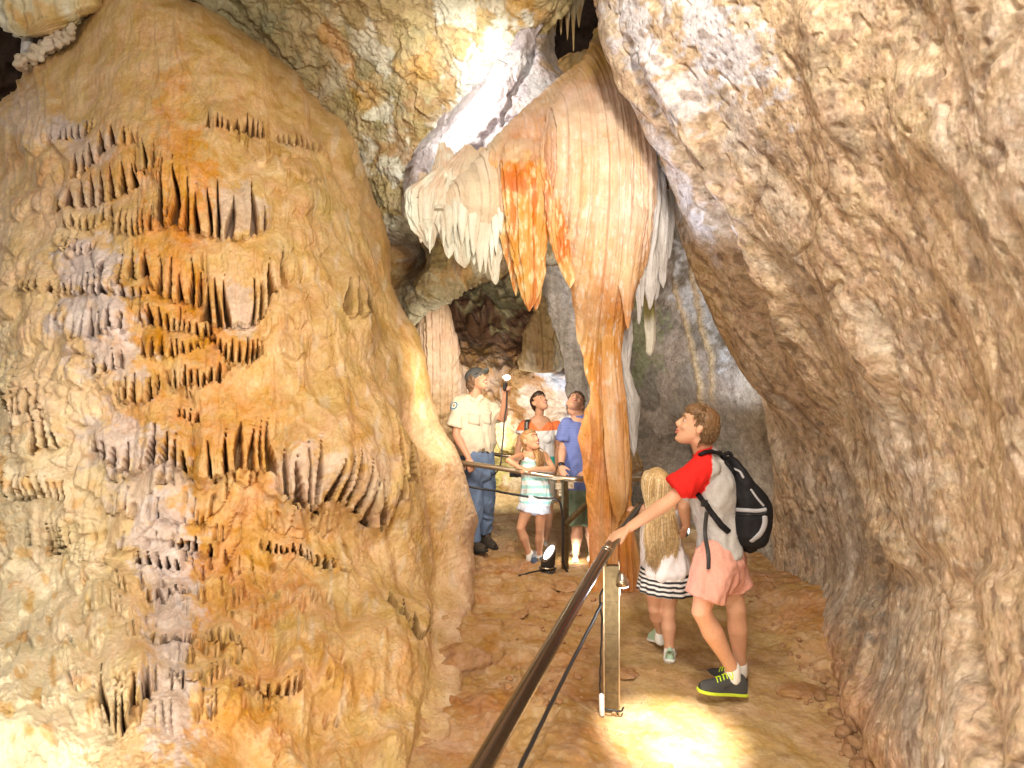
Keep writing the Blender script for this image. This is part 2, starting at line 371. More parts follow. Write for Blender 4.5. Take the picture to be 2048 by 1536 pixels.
    fine = sst(.15, .45, pn(PX / 70, PY / 90, 31)) * sst(420, 250, PX) * sst(350, 500, PY)
    H += (left * .4 + fine) * (.012 * np.clip(1 - f1 * 1.3, 0, 1) - .008 * sst(.12, 0, f2 - f1))
    # knobbly streaks on the upper left shoulder
    ul = sst(170, 60, PX) * sst(420, 300, PY)
    H += ul * .05 * ridge(PX / 26, PY / 110, 4, 3)
    # shallow top ripples and the raised vein
    H += .012 * sst(300, 80, PY) * fbm(PX / 30, PY / 70, 2, 3)
    vx = np.interp(PY, [0, 60, 120, 180, 230, 270], [355, 352, 362, 395, 425, 432]) + pn(PY / 12, 2) * 3
    H += .022 * np.exp(-((PX - vx) / 6)**2) * sst(285, 265, PY)
    vx2 = np.interp(PY, [40, 120, 200, 260], [308, 318, 322, 345]) + pn(PY / 10, 5) * 2
    H += .010 * np.exp(-((PX - vx2) / 3.5)**2) * sst(290, 260, PY) * sst(30, 60, PY)
    # crack low centre
    cxk = np.interp(PY, [1400, 1430, 1480, 1536], [525, 560, 565, 550]) + pn(PY / 15, 9) * 7
    H -= .03 * np.exp(-((PX - cxk) / 3.0)**2) * sst(1395, 1420, PY)
    # isolated small holes
    rs = np.random.RandomState(5)
    for k in range(46):
        hx = rs.uniform(180, 700); hy = rs.uniform(980, 1450)
        H -= .06 * np.exp(-(((X2 - hx) / 4.5)**2 + ((PY - hy) / rs.uniform(6, 15))**2)**1.5)
    H += .0075 * fbm(PX / 15, PY / 24, 7, 4) + .004 * pn(PX / 6, PY / 8, 9)
    # peach ridge along the right edge
    H += .05 * np.exp(-((PX - (curve(Rs, PY) - 22)) / 16)**2) * sst(760, 860, PY)
    H -= .05 * np.exp(-((PX - (curve(Rs, PY) - 62)) / 18)**2) * sst(760, 860, PY)
    dv = np.array((0, 0, CZ + .5)) - V; dv /= np.linalg.norm(dv, axis=-1, keepdims=True); dv = .7 * dv + .3 * n
    V = V + n * H[..., None] + dv * HT[..., None]
    # ---- colours (mineral, plus shade painted in the slots)
    C = np.zeros(V.shape, np.float32) + np.array((.64, .40, .16), np.float32)
    s1 = fbm(PX / 60, PY / 160, 11, 4)
    C = mixc(C, (.66, .37, .11), sst(-.1, .6, s1) * .6)
    C = mixc(C, (.52, .33, .13), rightside * .5 + .25 * sst(.1, .5, -s1))
    C = mixc(C, (.44, .31, .12), blob(PX, PY, 700, 560, 60, 260, .5, ang=-14))
    C = mixc(C, (.74, .52, .30), sst(300, 120, PX) * sst(240, 500, PY) * .8)
    C = mixc(C, (.82, .66, .43), sst(360, 140, PX) * sst(700, 950, PY) * .9)
    orange = [(370,370,60,120,.9),(340,560,70,90,.8),(345,250,40,120,.6),(380,690,130,70,.7),(470,860,110,120,.55),(240,330,60,40,.5),(480,1130,160,150,.5),(420,1040,110,60,.5),(600,1400,200,120,.35),(470,1480,120,80,.5),(300,860,90,80,.4),(330,480,60,40,.7)]
    for x, y, a, b, s in orange: C = mixc(C, (.66, .29, .045), blob(PX, PY, x, y, a, b, s, .7))
    white = [(190,540,70,60,.9),(200,640,80,60,.9),(230,720,70,50,.7),(130,260,50,25,.7),(190,300,60,30,.5),(170,400,60,30,.4),(240,880,90,60,.7),(300,960,80,90,.6),(330,1080,60,120,.8),(350,1230,55,150,.75),(340,1430,60,120,.7),(470,430,60,55,.5),(600,960,60,60,.45),(480,630,30,60,.5),(730,980,40,80,.3),(60,240,60,60,.4)]
    for x, y, a, b, s in white: C = mixc(C, (.66, .55, .52), blob(PX, PY, x, y, a, b, s, .7))
    for x, y, a, b, s in [(40,1250,90,300,.8),(60,1450,150,150,.6),(20,850,40,200,.5)]: C = mixc(C, (.80, .68, .46), blob(PX, PY, x, y, a, b, s, .6))
    C = mixc(C, (.68, .36, .07), sst(.2, .5, pn(PX / 24, PY / 34, 14)) * sst(300, 100, PX) * sst(800, 950, PY) * .65)
    C = mixc(C, (.60, .36, .20), sst(.2, .7, fbm(PX / 45, PY / 30, 19, 3)) * .35)
    C = mixc(C, (.62, .42, .26), np.exp(-((PX - (curve(Rs, PY) - 15)) / 34)**2) * sst(740, 860, PY) * .9)
    C = mixc(C, (.66, .62, .55), sst(.35, .6, pn(PX / 13, PY / 60, 40)) * rightside * .25)
    C = mixc(C, (.40, .24, .12), slotm * .5)  # carved slots darkened: shade put into the colour
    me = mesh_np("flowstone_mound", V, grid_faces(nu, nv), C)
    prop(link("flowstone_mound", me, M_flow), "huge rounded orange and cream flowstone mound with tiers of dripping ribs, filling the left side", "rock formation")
build_mound()

# ------------------------------------------------------------------ rock sheets
def orient(V, n):
    c = V.reshape(-1, 3).mean(0); d = np.array((0, 0, CZ)) - c
    i, j = V.shape[0] // 2, V.shape[1] // 2
    return n if (n[i, j] * d).sum() > 0 else -n

def build_right_wall():
    E = [(-400,1100),(-150,1185),(0,1215),(130,1258),(260,1300),(380,1345),(530,1405),(640,1455),(740,1500),(850,1550),(1000,1562),(1150,1570),(1300,1655),(1450,1705),(1536,1745),(1700,1860),(1900,2000)]
    De = [(-400,4.2),(-150,4.3),(0,4.4),(260,4.55),(530,5.0),(740,5.4),(850,5.7),(1000,5.85),(1150,5.8),(1300,4.35),(1450,3.45),(1536,3.12),(1700,2.6),(1900,2.2)]
    rows = []
    for py in (-400, -150, 0, 130, 260, 390, 530, 640, 740, 850, 1000, 1150, 1300, 1440, 1536, 1700, 1900):
        e = float(curve(E, py)); d = float(curve(De, py)); f = float(curve([(-400,1.9),(0,1.9),(768,1.85),(1300,1.75),(1536,1.6),(1900,1.3)], py))
        r = [(e + 30, py - 5, d + 1.6), (e + 4, py, d + .45), (e + 10, py, d), (e + (2048 - e) * .22, py, d * .80 + f * .2 - .12), (e + (2048 - e) * .5, py, d * .5 + f * .5 - .12), (e + (2048 - e) * .8, py, d * .2 + f * .8 - .05), (2120, py, f * .98), (2600, py, f * .72), (3600, py, f * .45)]
        rows.append(r)
    nu, nv = 860, 760
    Wm = surf(rows, nu, nv)
    n = orient(Wm, normals(Wm)); px, py = proj(Wm)
    X, Y, Z = Wm[..., 0], Wm[..., 1], Wm[..., 2]
    # bedding frame: a along the slanting beds, b across
    a = Z * .82 + (Y) * .45; b = Y * .75 - Z * .45; c = X
    bx = px - py * .52  # lines running down to the right
    H = .10 * fbm(b * .8, a * .4, c, 3) + .012 * fbm(b * 3.2, a * 1.3, 2 + c, 4) + .0045 * fbm(b * 8, a * 6, c * 6, 5)
    H += .06 * sst(-.08, .16, fbm(b * .75, a * .28, 33, 5)) + .02 * sst(-.1, .2, fbm(b * 1.6, a * .6, 37, 4)) + .004 * sst(-.05, .08, fbm(b * 2.6, a * 1.4, 35, 5))
    H -= .010 * sst(.15, .6, fbm(b * 10, a * 7, 12, 5)) * sst(-.3, .3, pn(b * 1.3, a, 3)) + .014 * sst(.35, .6, pn(b * 20, a * 13, 4))
    for sd, fx, fy in ((81, 1.1, .45), (85, .6, 1.0)):
        H -= .020 * sst(.90, 1.0, 1 - np.abs(fbm(b * fx, a * fy, sd, 4)) * 4) * sst(.0, .3, pn(b * 1.1, a * 1.1, sd + 1))
    # fold lines
    def line(pts, wd, amp):
        p = np.array(pts, float); xx = np.interp(py, p[:, 1], p[:, 0]) + pn(py / 30, 4) * 8
        return amp * np.exp(-((px - xx) / wd)**2) * sst(p[0, 1] - 30, p[0, 1] + 30, py) * sst(p[-1, 1] + 30, p[-1, 1] - 30, py)
    H += line([(1330,100),(1500,420),(1620,700),(1850,1150)], 26, .09) + line([(1260,60),(1420,400),(1560,720)], 14, -.08)
    H += line([(1640,0),(1700,450),(1790,800),(1870,1100)], 46, .07) + line([(1800,640),(1830,760),(1850,900)], 7, -.04)
    H += line([(1935,1150),(1935,1300),(1945,1600)], 14, -.07) + line([(1990,1150),(1990,1600)], 40, .05)
    H += line([(1700,760),(1760,780),(1790,830)], 10, -.05)
    H += .08 * np.exp(-(((px - 1330) / 100)**2 + ((py - 60) / 120)**2))
    H += line([(1590,560),(1600,680)], 12, .04) + line([(1385,400),(1400,530),(1470,700)], 10, .03)
    V = Wm + n * H[..., None]
    C = np.zeros(V.shape, np.float32) + np.array((.58, .42, .28), np.float32)
    m1 = fbm(b * 1.6, a * .6, c, 5)
    C = mixc(C, (.60, .44, .27), sst(0, .5, m1) * .8)
    C = mixc(C, (.27, .20, .15), sst(.08, .5, -fbm(b * 4, a * 2.6, 9, 6)) * .6)
    C = mixc(C, (.60, .48, .36), sst(.1, .4, fbm(b * 17, a * 14, 19, 4)) * .4)
    C = mixc(C, (.20, .15, .11), sst(.15, .4, fbm(b * 24, a * 18, 29, 4)) * .5)
    C = mixc(C, (.58, .50, .42), sst(.1, .4, fbm(b * 3, a * 1.2, 22, 4)) * .55)
    C = mixc(C, (.26, .24, .22), blob(px, py, 1700, 1100, 110, 190, .4, .9) + blob(px, py, 1780, 1380, 90, 160, .4, .9))
    C = mixc(C, (.62, .50, .37), blob(px, py, 1860, 1230, 70, 120, .7, .9) + blob(px, py, 1760, 900, 50, 160, .5, .9, -20))
    C = mixc(C, (.50, .34, .20), blob(px, py, 2000, 700, 160, 800, .45, .9))
    for x, y, ra, rb, an, s in [(1300,80,40,150,-30,.95),(1450,70,60,160,-40,.95),(1400,180,60,50,-30,.7),(1390,440,22,100,-27,.7),(1480,430,20,80,-25,.8),(1330,300,16,130,-22,.6),(1500,250,40,60,-25,.3),(1600,900,30,120,-20,.45),(1640,960,25,80,-25,.4),(1840,870,50,90,-20,.6),(1880,1000,40,90,0,.5),(1480,700,15,90,-30,.6)]:
        C = mixc(C, (.66, .64, .70) if y < 500 else (.66, .56, .46), blob(px, py, x, y, ra, rb, s, .8, an))
    C = mixc(C, (.52, .27, .12), sst(1180, 1320, py) * np.exp(-((px - curve(E, py)) / 60)**2) * .8)
    C = mixc(C, (.55, .36, .18), np.exp(-((px - curve(E, py)) / 18)**2) * sst(400, 520, py) * sst(900, 700, py) * .8)
    C = mixc(C, (.20, .13, .09), sst(.34, .5, pn(b * 16, a * 9, 4)) * .6)
    me = mesh_np("cave_wall", V, grid_faces(nu, nv), C)
    prop(link("cave_wall", me, M_wall), kind="structure")
build_right_wall()

def sheet(name, rows, nu, nv, hfun, cfun, mat, **kw):
    Wm = surf(rows, nu, nv); n = orient(Wm, normals(Wm)); px, py = proj(Wm)
    H = hfun(Wm[..., 0], Wm[..., 1], Wm[..., 2], px, py)
    V = Wm + n * H[..., None]
    C = cfun(Wm[..., 0], Wm[..., 1], Wm[..., 2], px, py, H)
    o = link(name, mesh_np(name, V, grid_faces(nu, nv), C), mat); prop(o, **kw); return o

def base(X, c): return np.zeros(X.shape + (3,), np.float32) + np.array(c, np.float32)

# ceiling, upper left to the arch over the alcove
def h(X, Y, Z, px, py):
    k = .16 * fbm(X * .9, Y * .9, Z * .9, 4) + .07 * ridge(X * 2.2, Y * 2.2, Z * 2.2, 4) + .03 * fbm(X * 9, Y * 9, Z * 9, 4)
    k += .05 * sst(.1, .2, fbm(X * 1.8 + 3, Y * 1.8, Z * 1.8, 3)) + .02 * sst(.05, .12, fbm(X * 4 + 3, Y * 4, Z * 4, 3))
    k -= .5 * np.exp(-(((px - 805) / 38)**2 + ((py - 520) / 50)**2)) 
    k += .06 * ridge(X * 6, Z * 3, Y * 6, 2) * blob(px, py, 880, 580, 90, 60, 1, .5)
    return k
def c(X, Y, Z, px, py, H):
    C = base(X, (.50, .39, .20)); n = fbm(X * 1.7, Y * 1.7, Z * 1.7, 5)
    C = mixc(C, (.62, .36, .12), sst(.1, .35, n) * .75)
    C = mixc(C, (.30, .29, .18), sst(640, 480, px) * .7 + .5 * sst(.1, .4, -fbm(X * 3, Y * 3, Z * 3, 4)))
    C = mixc(C, (.72, .70, .58), sst(.02, .18, fbm(X * 2.6 + 9, Y * 2.6, Z * 2.6, 5)) * sst(560, 800, px) * .8)
    C = mixc(C, (.42, .24, .10), blob(px, py, 880, 220, 60, 70, .7, .9) + blob(px, py, 800, 300, 30, 40, .7, .9))
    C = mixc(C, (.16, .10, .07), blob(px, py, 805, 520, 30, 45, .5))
    C = mixc(C, (.78, .78, .70), blob(px, py, 985, 110, 45, 110, .9, .8, 35) + blob(px, py, 900, 260, 40, 100, .9, .8, 40))  # white mineral band, its albedo also carrying the bright light streak
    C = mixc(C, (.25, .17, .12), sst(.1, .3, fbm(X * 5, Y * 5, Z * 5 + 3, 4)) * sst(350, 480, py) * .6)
    C = mixc(C, (.66, .62, .44), blob(px, py, 860, 600, 90, 40, .8, .8, -35))
    return C
rows = [
 [(150,-300,6.4),(400,-300,5.6),(700,-300,5.0),(950,-300,4.8),(1120,-300,4.8),(1300,-300,5)],
 [(250,0,7.2),(540,-20,6.6),(760,-20,6.1),(930,-20,5.8),(1085,-20,5.7),(1130,-20,6.6)],
 [(360,200,8.0),(620,200,7.4),(770,190,7.0),(880,170,6.6),(985,150,6.45),(1060,150,7)],
 [(500,420,8.2),(690,410,7.7),(770,390,7.3),(830,360,7.0),(900,330,6.95),(1060,300,7.1)],
 [(640,580,8.2),(760,550,7.7),(800,520,7.4),(850,480,7.2),(940,440,7.1),(1100,420,7.1)],
 [(740,730,8.2),(805,655,7.7),(850,602,7.45),(895,560,7.3),(1000,520,7.3),(1120,505,7.3)],
 [(750,745,8.4),(815,650,8.2),(860,600,8.1),(905,558,8.0),(1005,515,8.0),(1120,500,8.0)],
 [(740,700,9.4),(800,590,9.4),(860,540,9.4),(920,520,9.4),(1010,490,9.4),(1120,480,9.4)]]
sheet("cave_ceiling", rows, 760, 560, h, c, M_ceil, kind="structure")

# mauve slab
def h(X, Y, Z, px, py):
    b = X * .7 + Z * .7; a = X * .7 - Z * .7
    k = .08 * fbm(b * 1.2, a * 1.2, Y, 3) + .03 * fbm(b * 5, a * 3, Y, 4) + .02 * sst(0, .06, fbm(b * 2, a * 2, 7, 3)) + .008 * fbm(X * 18, Z * 18, 1, 3)
    for pts in ([(1100,40),(1060,130),(1020,200),(1005,250)], [(1070,230),(990,245),(960,290),(890,330),(850,380)]):
        p = np.array(pts, float); k0 = 1e9
        for (xa, ya), (xb, yb) in zip(p[:-1], p[1:]):
            wx = px + pn(px / 20, py / 20) * 8; wy = py + pn(px / 20, py / 20, 4) * 8
            t = np.clip(((wx - xa) * (xb - xa) + (wy - ya) * (yb - ya)) / ((xb - xa)**2 + (yb - ya)**2), 0, 1)
            k0 = np.minimum(k0, np.hypot(wx - xa - t * (xb - xa), wy - ya - t * (yb - ya)))
        k = k - .10 * np.exp(-(k0 / 5)**2)
    return k
def c(X, Y, Z, px, py, H):
    C = base(X, (.50, .44, .46)); C = mixc(C, (.60, .60, .61), sst(0, .3, fbm(X * 3, Z * 3, Y, 4)) * .7)
    C = mixc(C, (.38, .34, .36), sst(.25, .4, fbm(X * 4 + 5, Z * 4, Y, 4)) * .6)
    C = mixc(C, (.58, .40, .20), blob(px, py, 1130, 90, 50, 50, .5) + sst(.2, .4, fbm(X * 3, Z * 3, 30, 4)) * sst(1000, 1080, px) * .6)
    C = mixc(C, (.68, .72, .62), sst(340, 430, py) * .5)
    return C
rows = [[(1080,-60,6.7),(1062,10,6.1),(1075,5,5.9),(1086,15,5.95),(1094,30,6.2),(1106,40,7.2)],
 [(1010,100,6.7),(1000,120,6.1),(1035,100,5.9),(1065,92,5.95),(1092,105,6.1),(1118,130,7.0)],
 [(900,210,6.9),(910,235,6.2),(970,215,6.0),(1030,190,6.0),(1100,190,6.0),(1230,200,6.1)],
 [(820,320,6.9),(835,330,6.3),(890,320,6.1),(960,300,6.0),(1060,290,6.0),(1200,280,6.1)],
 [(800,380,6.9),(812,390,6.3),(860,390,6.1),(930,380,6.0),(1050,380,6.1),(1180,380,6.1)],
 [(805,430,6.9),(818,430,6.5),(870,440,6.4),(930,450,6.3),(1050,450,6.3),(1180,450,6.3)],
 [(830,450,7.2),(850,460,7.2),(890,480,7.1),(940,480,7),(1050,480,7),(1180,480,7)]]
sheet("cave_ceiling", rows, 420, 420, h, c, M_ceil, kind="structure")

# back of the chamber
def h(X, Y, Z, px, py):
    k = .45 * fbm(X * .55, Z * .55, 2, 3) + .22 * fbm(X * 1.6, Z * 1.6, Y, 4) + .06 * ridge(X * 3, Z * 3, 4, 4) + .12 * sst(0, .12, fbm(X * 1.7 + 8, Z * 1.7, 3, 3))
    k += .03 * fbm(X * 8, Z * 8, 4, 4)
    f1, f2 = cell(X * 2.2 + pn(X * 2, Z * 2) * .6, Z * 2.6)
    k += .16 * np.clip(1 - f1 * 1.3, 0, 1) * sst(720, 760, py)
    return k
def c(X, Y, Z, px, py, H):
    C = base(X, (.36, .21, .10)); n = fbm(X * 1.8, Z * 1.8, 9, 5)
    C = mixc(C, (.46, .28, .13), sst(0, .3, n))
    C = mixc(C, (.60, .48, .38), sst(.0, .2, fbm(X * 2.4 + 7, Z * 2.4, 2, 5)) * sst(640, 760, py) * .85)
    C = mixc(C, (.10, .045, .025), sst(740, 660, py) * .9)  # alcove top darkened in the colour for lack of light
    C = mixc(C, (.40, .34, .18), blob(px, py, 1000, 600, 70, 45, 1, .9))
    C = mixc(C, (.45, .25, .10), blob(px, py, 970, 720, 40, 30, .6, .9) + blob(px, py, 1020, 790, 60, 60, .5, .9))
    C = mixc(C, (.68, .58, .52), blob(px, py, 1090, 830, 60, 60, .8, .9) + blob(px, py, 1010, 860, 30, 80, .5, .9))
    C = mixc(C, (.62, .66, .80), blob(px, py, 1165, 790, 50, 110, 1, .7))
    C = mixc(C, (.50, .45, .18), blob(px, py, 985, 930, 50, 90, .8, .8))  # yellow lamp glow on the wall, put into its colour
    C = mixc(C, (.06, .04, .03), sst(260, 120, py) * .8)  # near-black painted in for the unlit hole at the top
    return C
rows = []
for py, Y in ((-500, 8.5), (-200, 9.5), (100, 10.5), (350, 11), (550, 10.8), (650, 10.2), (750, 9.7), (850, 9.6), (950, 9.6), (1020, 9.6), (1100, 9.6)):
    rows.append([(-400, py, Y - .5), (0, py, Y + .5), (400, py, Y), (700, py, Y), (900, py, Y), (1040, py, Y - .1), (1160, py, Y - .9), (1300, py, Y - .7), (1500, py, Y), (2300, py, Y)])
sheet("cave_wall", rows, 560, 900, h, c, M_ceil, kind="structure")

# grey wall between the column and the near wall
def h(X, Y, Z, px, py):
    k = .10 * fbm(X * 1.0, Z * .6, Y, 4) + .035 * ridge(X * 2.5, Z * 1.4, Y, 4) + .015 * fbm(X * 9, Z * 7, 4, 4)
    k -= .55 * np.exp(-(((px - 1350) / 26)**2 + ((py - 925) / 62)**2)**1.5) + .7 * np.exp(-(((px - 1392) / 26)**2 + ((py - 985) / 45)**2)**2)
    for pts in ([(1355,560),(1375,650),(1405,760),(1412,830)], [(1385,500),(1400,640),(1425,720),(1428,800)]):
        p = np.array(pts, float); xx = np.interp(py, p[:, 1], p[:, 0]) + pn(py / 20, 2) * 3
        k += .02 * np.exp(-((px - xx) / 5)**2) * sst(p[0, 1] - 10, p[0, 1] + 20, py) * sst(p[-1, 1] + 20, p[-1, 1] - 20, py)
    xx = np.interp(py, [700, 860, 900, 960], [1520, 1520, 1525, 1570]); k -= .05 * np.exp(-((px - xx) / 4)**2) * sst(790, 800, py)
    return k
def c(X, Y, Z, px, py, H):
    C = base(X, (.33, .30, .27)); C = mixc(C, (.48, .40, .34), sst(-.1, .3, fbm(X * 2, Z * 1.4, Y, 5)) * .7)
    C = mixc(C, (.20, .19, .16), sst(.1, .3, fbm(X * 3.4, Z * 2, 6, 5)) * .7)
    C = mixc(C, (.62, .64, .68), blob(px, py, 1420, 590, 60, 110, .9, .8, -25))
    C = mixc(C, (.30, .34, .18), blob(px, py, 1290, 680, 40, 80, .7, .8))
    C = mixc(C, (.55, .40, .22), sst(1440, 1540, px) * sst(1000, 850, py) * .35)
    C = mixc(C, (.48, .42, .36), sst(900, 1000, py) * sst(1420, 1500, px) * .6)
    for pts in ([(1355,560),(1375,650),(1405,760),(1412,830)], [(1385,500),(1400,640),(1425,720),(1428,800)]):
        p = np.array(pts, float); xx = np.interp(py, p[:, 1], p[:, 0]) + pn(py / 20, 2) * 3
        C = mixc(C, (.62, .48, .30), np.exp(-((px - xx) / 6)**2) * sst(p[0, 1] - 10, p[0, 1] + 20, py) * sst(p[-1, 1] + 20, p[-1, 1] - 20, py))
    return C
rows = []
for py, k in ((380, 0.86), (470, .88), (600, .91), (750, .94), (900, .98), (1000, 1.0), (1080, 1.0), (1170, 1.0), (1260, 1.0)):
    rows.append([(1150, py, 10 * k), (1200, py, 9.3 * k), (1270, py, 8.6 * k), (1345, py, 8.0 * k), (1420, py, 7.4 * k), (1500, py, 6.7 * k), (1600, py, 6.1 * k), (1700, py, 5.8 * k)])
sheet("cave_wall", rows, 560, 520, h, c, M_wall, kind="structure")

# ------------------------------------------------------------------ lofted strands (stalactites, drapes, columns)
def strand_np(rows, Y, thick=.6, nf=9, fa=.018, bump=.01, npx=2.2, nseg=110, seed=0, lean=0.0, tip=True):
    """rows (py,xl,xr[,Y]) ; closed cross-sections with fluting"""
    rows = sorted(rows); a = np.array([r[:3] for r in rows], float); Ys = np.array([r[3] if len(r) > 3 else Y for r in rows], float)
    py = np.arange(a[0, 0], a[-1, 0] + .1, npx)
    if len(py) < 12: py = np.linspace(a[0, 0], a[-1, 0], 12)
    def sm(v):
        return np.interp(py, a[:, 0], v)
    l = sm(a[:, 1]); r = sm(a[:, 2]); y = sm(Ys)
    k = max(3, len(py) // 14) | 1; ker = np.hanning(k + 2)[1:-1]; ker /= ker.sum()
    f = lambda v: np.convolve(np.pad(v, k // 2, 'edge'), ker, 'valid')
    l, r, y = f(l), f(r), f(y)
    c = (l + r) / 2; hw = np.maximum((r - l) / 2, .3) / F * y
    if tip:
        e = np.minimum((py[-1] - py) / max(6, (py[-1] - py[0]) * .04), 1); hw = hw * np.sqrt(np.clip(e, .02, 1))
    cx = (c - 1024) / F * y; cz = CZ - (py - HY) / F * y
    ph = np.linspace(0, 2 * math.pi, nseg, endpoint=False)[None, :]
    tw = pn(cz[:, None] * 1.5, seed) * .25
    sx = np.cos(ph) ; sy = -np.sin(ph)
    s = seed * 7.7
    def cyc(fr, z, o=3):
        return fbm(np.cos(ph + tw) * fr + s, np.sin(ph + tw) * fr, z, o)
    sc = np.minimum(1, hw[:, None] / .10)
    fl = (np.sqrt(np.abs(cyc(nf * .32, cz[:, None] * .5, 2)) + .01) * 1.6 - .6) * fa * sc + cyc(nf * .12, cz[:, None] * .8) * fa * 1.4 * sc
    if nseg > 200:
        Xw = cx[:, None] + hw[:, None] * sx; Yw = hw[:, None] * sy; zz = cz[:, None]
        k = nf * 1.1; xx = Xw * k + Yw * k * .2 + .16 * pn(Xw * 3, zz * .8, seed)
        fl = ((1 - np.abs(pn(xx, zz * .28, seed + 1)) * 2.6) * .7 + .8 * fbm(xx * 2.7, zz * .5, seed + 2, 3)) * fa * sc
    bm = fbm(np.cos(ph) * 2 + s, np.sin(ph) * 2 + cz[:, None] * 9, 3, 4) * bump * sc
    rad = 1.0
    X = cx[:, None] + (hw[:, None]) * sx + (fl + bm) * sx
    Yy = y[:, None] + (hw[:, None] * thick) * sy + (fl + bm) * sy
    Z = cz[:, None] + 0 * ph
    V = np.stack([X, Yy, Z], -1)
    return V, len(py), nseg
def strand_mesh(name, rows, Y, cfun, **kw):
    V, n, m = strand_np(rows, Y, **kw); px, py = proj(V)
    C = cfun(V[..., 0], V[..., 1], V[..., 2], px, py, 0)
    Fq = grid_faces(n, m, True)
    V = V.reshape(-1, 3)
    me = mesh_np(name, V, Fq[:, ::-1], C)
    return me
def cap_mesh(me): return me

def c_main(X, Y, Z, px, py, H):
    C = mixc(base(X, (.60, .30, .11)), (.70, .47, .31), sst(640, 440, py)); s = fbm(X * 8, Z * .9, Y * 5, 4)
    C = mixc(C, (.62, .26, .06), sst(0, .45, s) * (.35 + .4 * sst(440, 640, py)))
    C = mixc(C, (.66, .42, .22), sst(0, .3, -s) * .6)
    C = mixc(C, (.70, .50, .38), sst(1170, 1260, px) * sst(560, 420, py) * .5)
    C = mixc(C, (.80, .74, .68), sst(.10, .5, fbm(X * 40, Z * 12, Y * 9, 5)) * .45 * sst(1000, 700, py))
    C = mixc(C, (.58, .22, .06), sst(1150, 1060, px) * sst(200, 330, py) * .6)
    C = mixc(C, (.60, .24, .06), sst(1210, 1180, px) * sst(760, 850, py) * .8)
    C = mixc(C, (.62, .38, .10), sst(190, 110, py) * .9)
    C = mixc(C, (.72, .52, .40), blob(px, py, 1200, 230, 100, 60, .7, .6))
    return C
def c_white(X, Y, Z, px, py, H):
    C = base(X, (.66, .64, .54)); s = fbm(X * 10, Z * 1.5, Y * 8, 4)
    C = mixc(C, (.62, .50, .38), sst(0, .35, s) * .6); C = mixc(C, (.66, .50, .36), sst(420, 350, py) * .9)
    C = mixc(C, (.74, .78, .68), sst(0, .3, -s) * .7)
    C = mixc(C, (.64, .46, .32), blob(px, py, 930, 330, 80, 40, .7))
    return C
def c_red(X, Y, Z, px, py, H):
    C = base(X, (.66, .34, .10)); s = fbm(X * 16, Z * 1.5, Y * 8, 4)
    C = mixc(C, (.56, .17, .03), sst(-.1, .25, s) * .9)
    C = mixc(C, (.78, .66, .40), sst(.0, .45, fbm(X * 40, Z * 12, Y * 9, 5)) * .7)
    C = mixc(C, (.55, .15, .04), blob(px, py, 1035, 360, 30, 35, .9, .5))
    return mixc(C, (.69, .45, .29), sst(345, 285, py + 22 * pn(px / 14, py / 14)))
def c_grey(X, Y, Z, px, py, H):
    C = base(X, (.56, .53, .52)); s = fbm(X * 12, Z * 2, Y * 8, 4)
    C = mixc(C, (.30, .27, .24), sst(.1, .4, s) * .6); C = mixc(C, (.70, .68, .70), sst(.05, .3, -s) * .7)
    return C
def c_green(X, Y, Z, px, py, H):
    C = base(X, (.42, .40, .16)); return mixc(C, (.70, .66, .56), sst(625, 650, py))

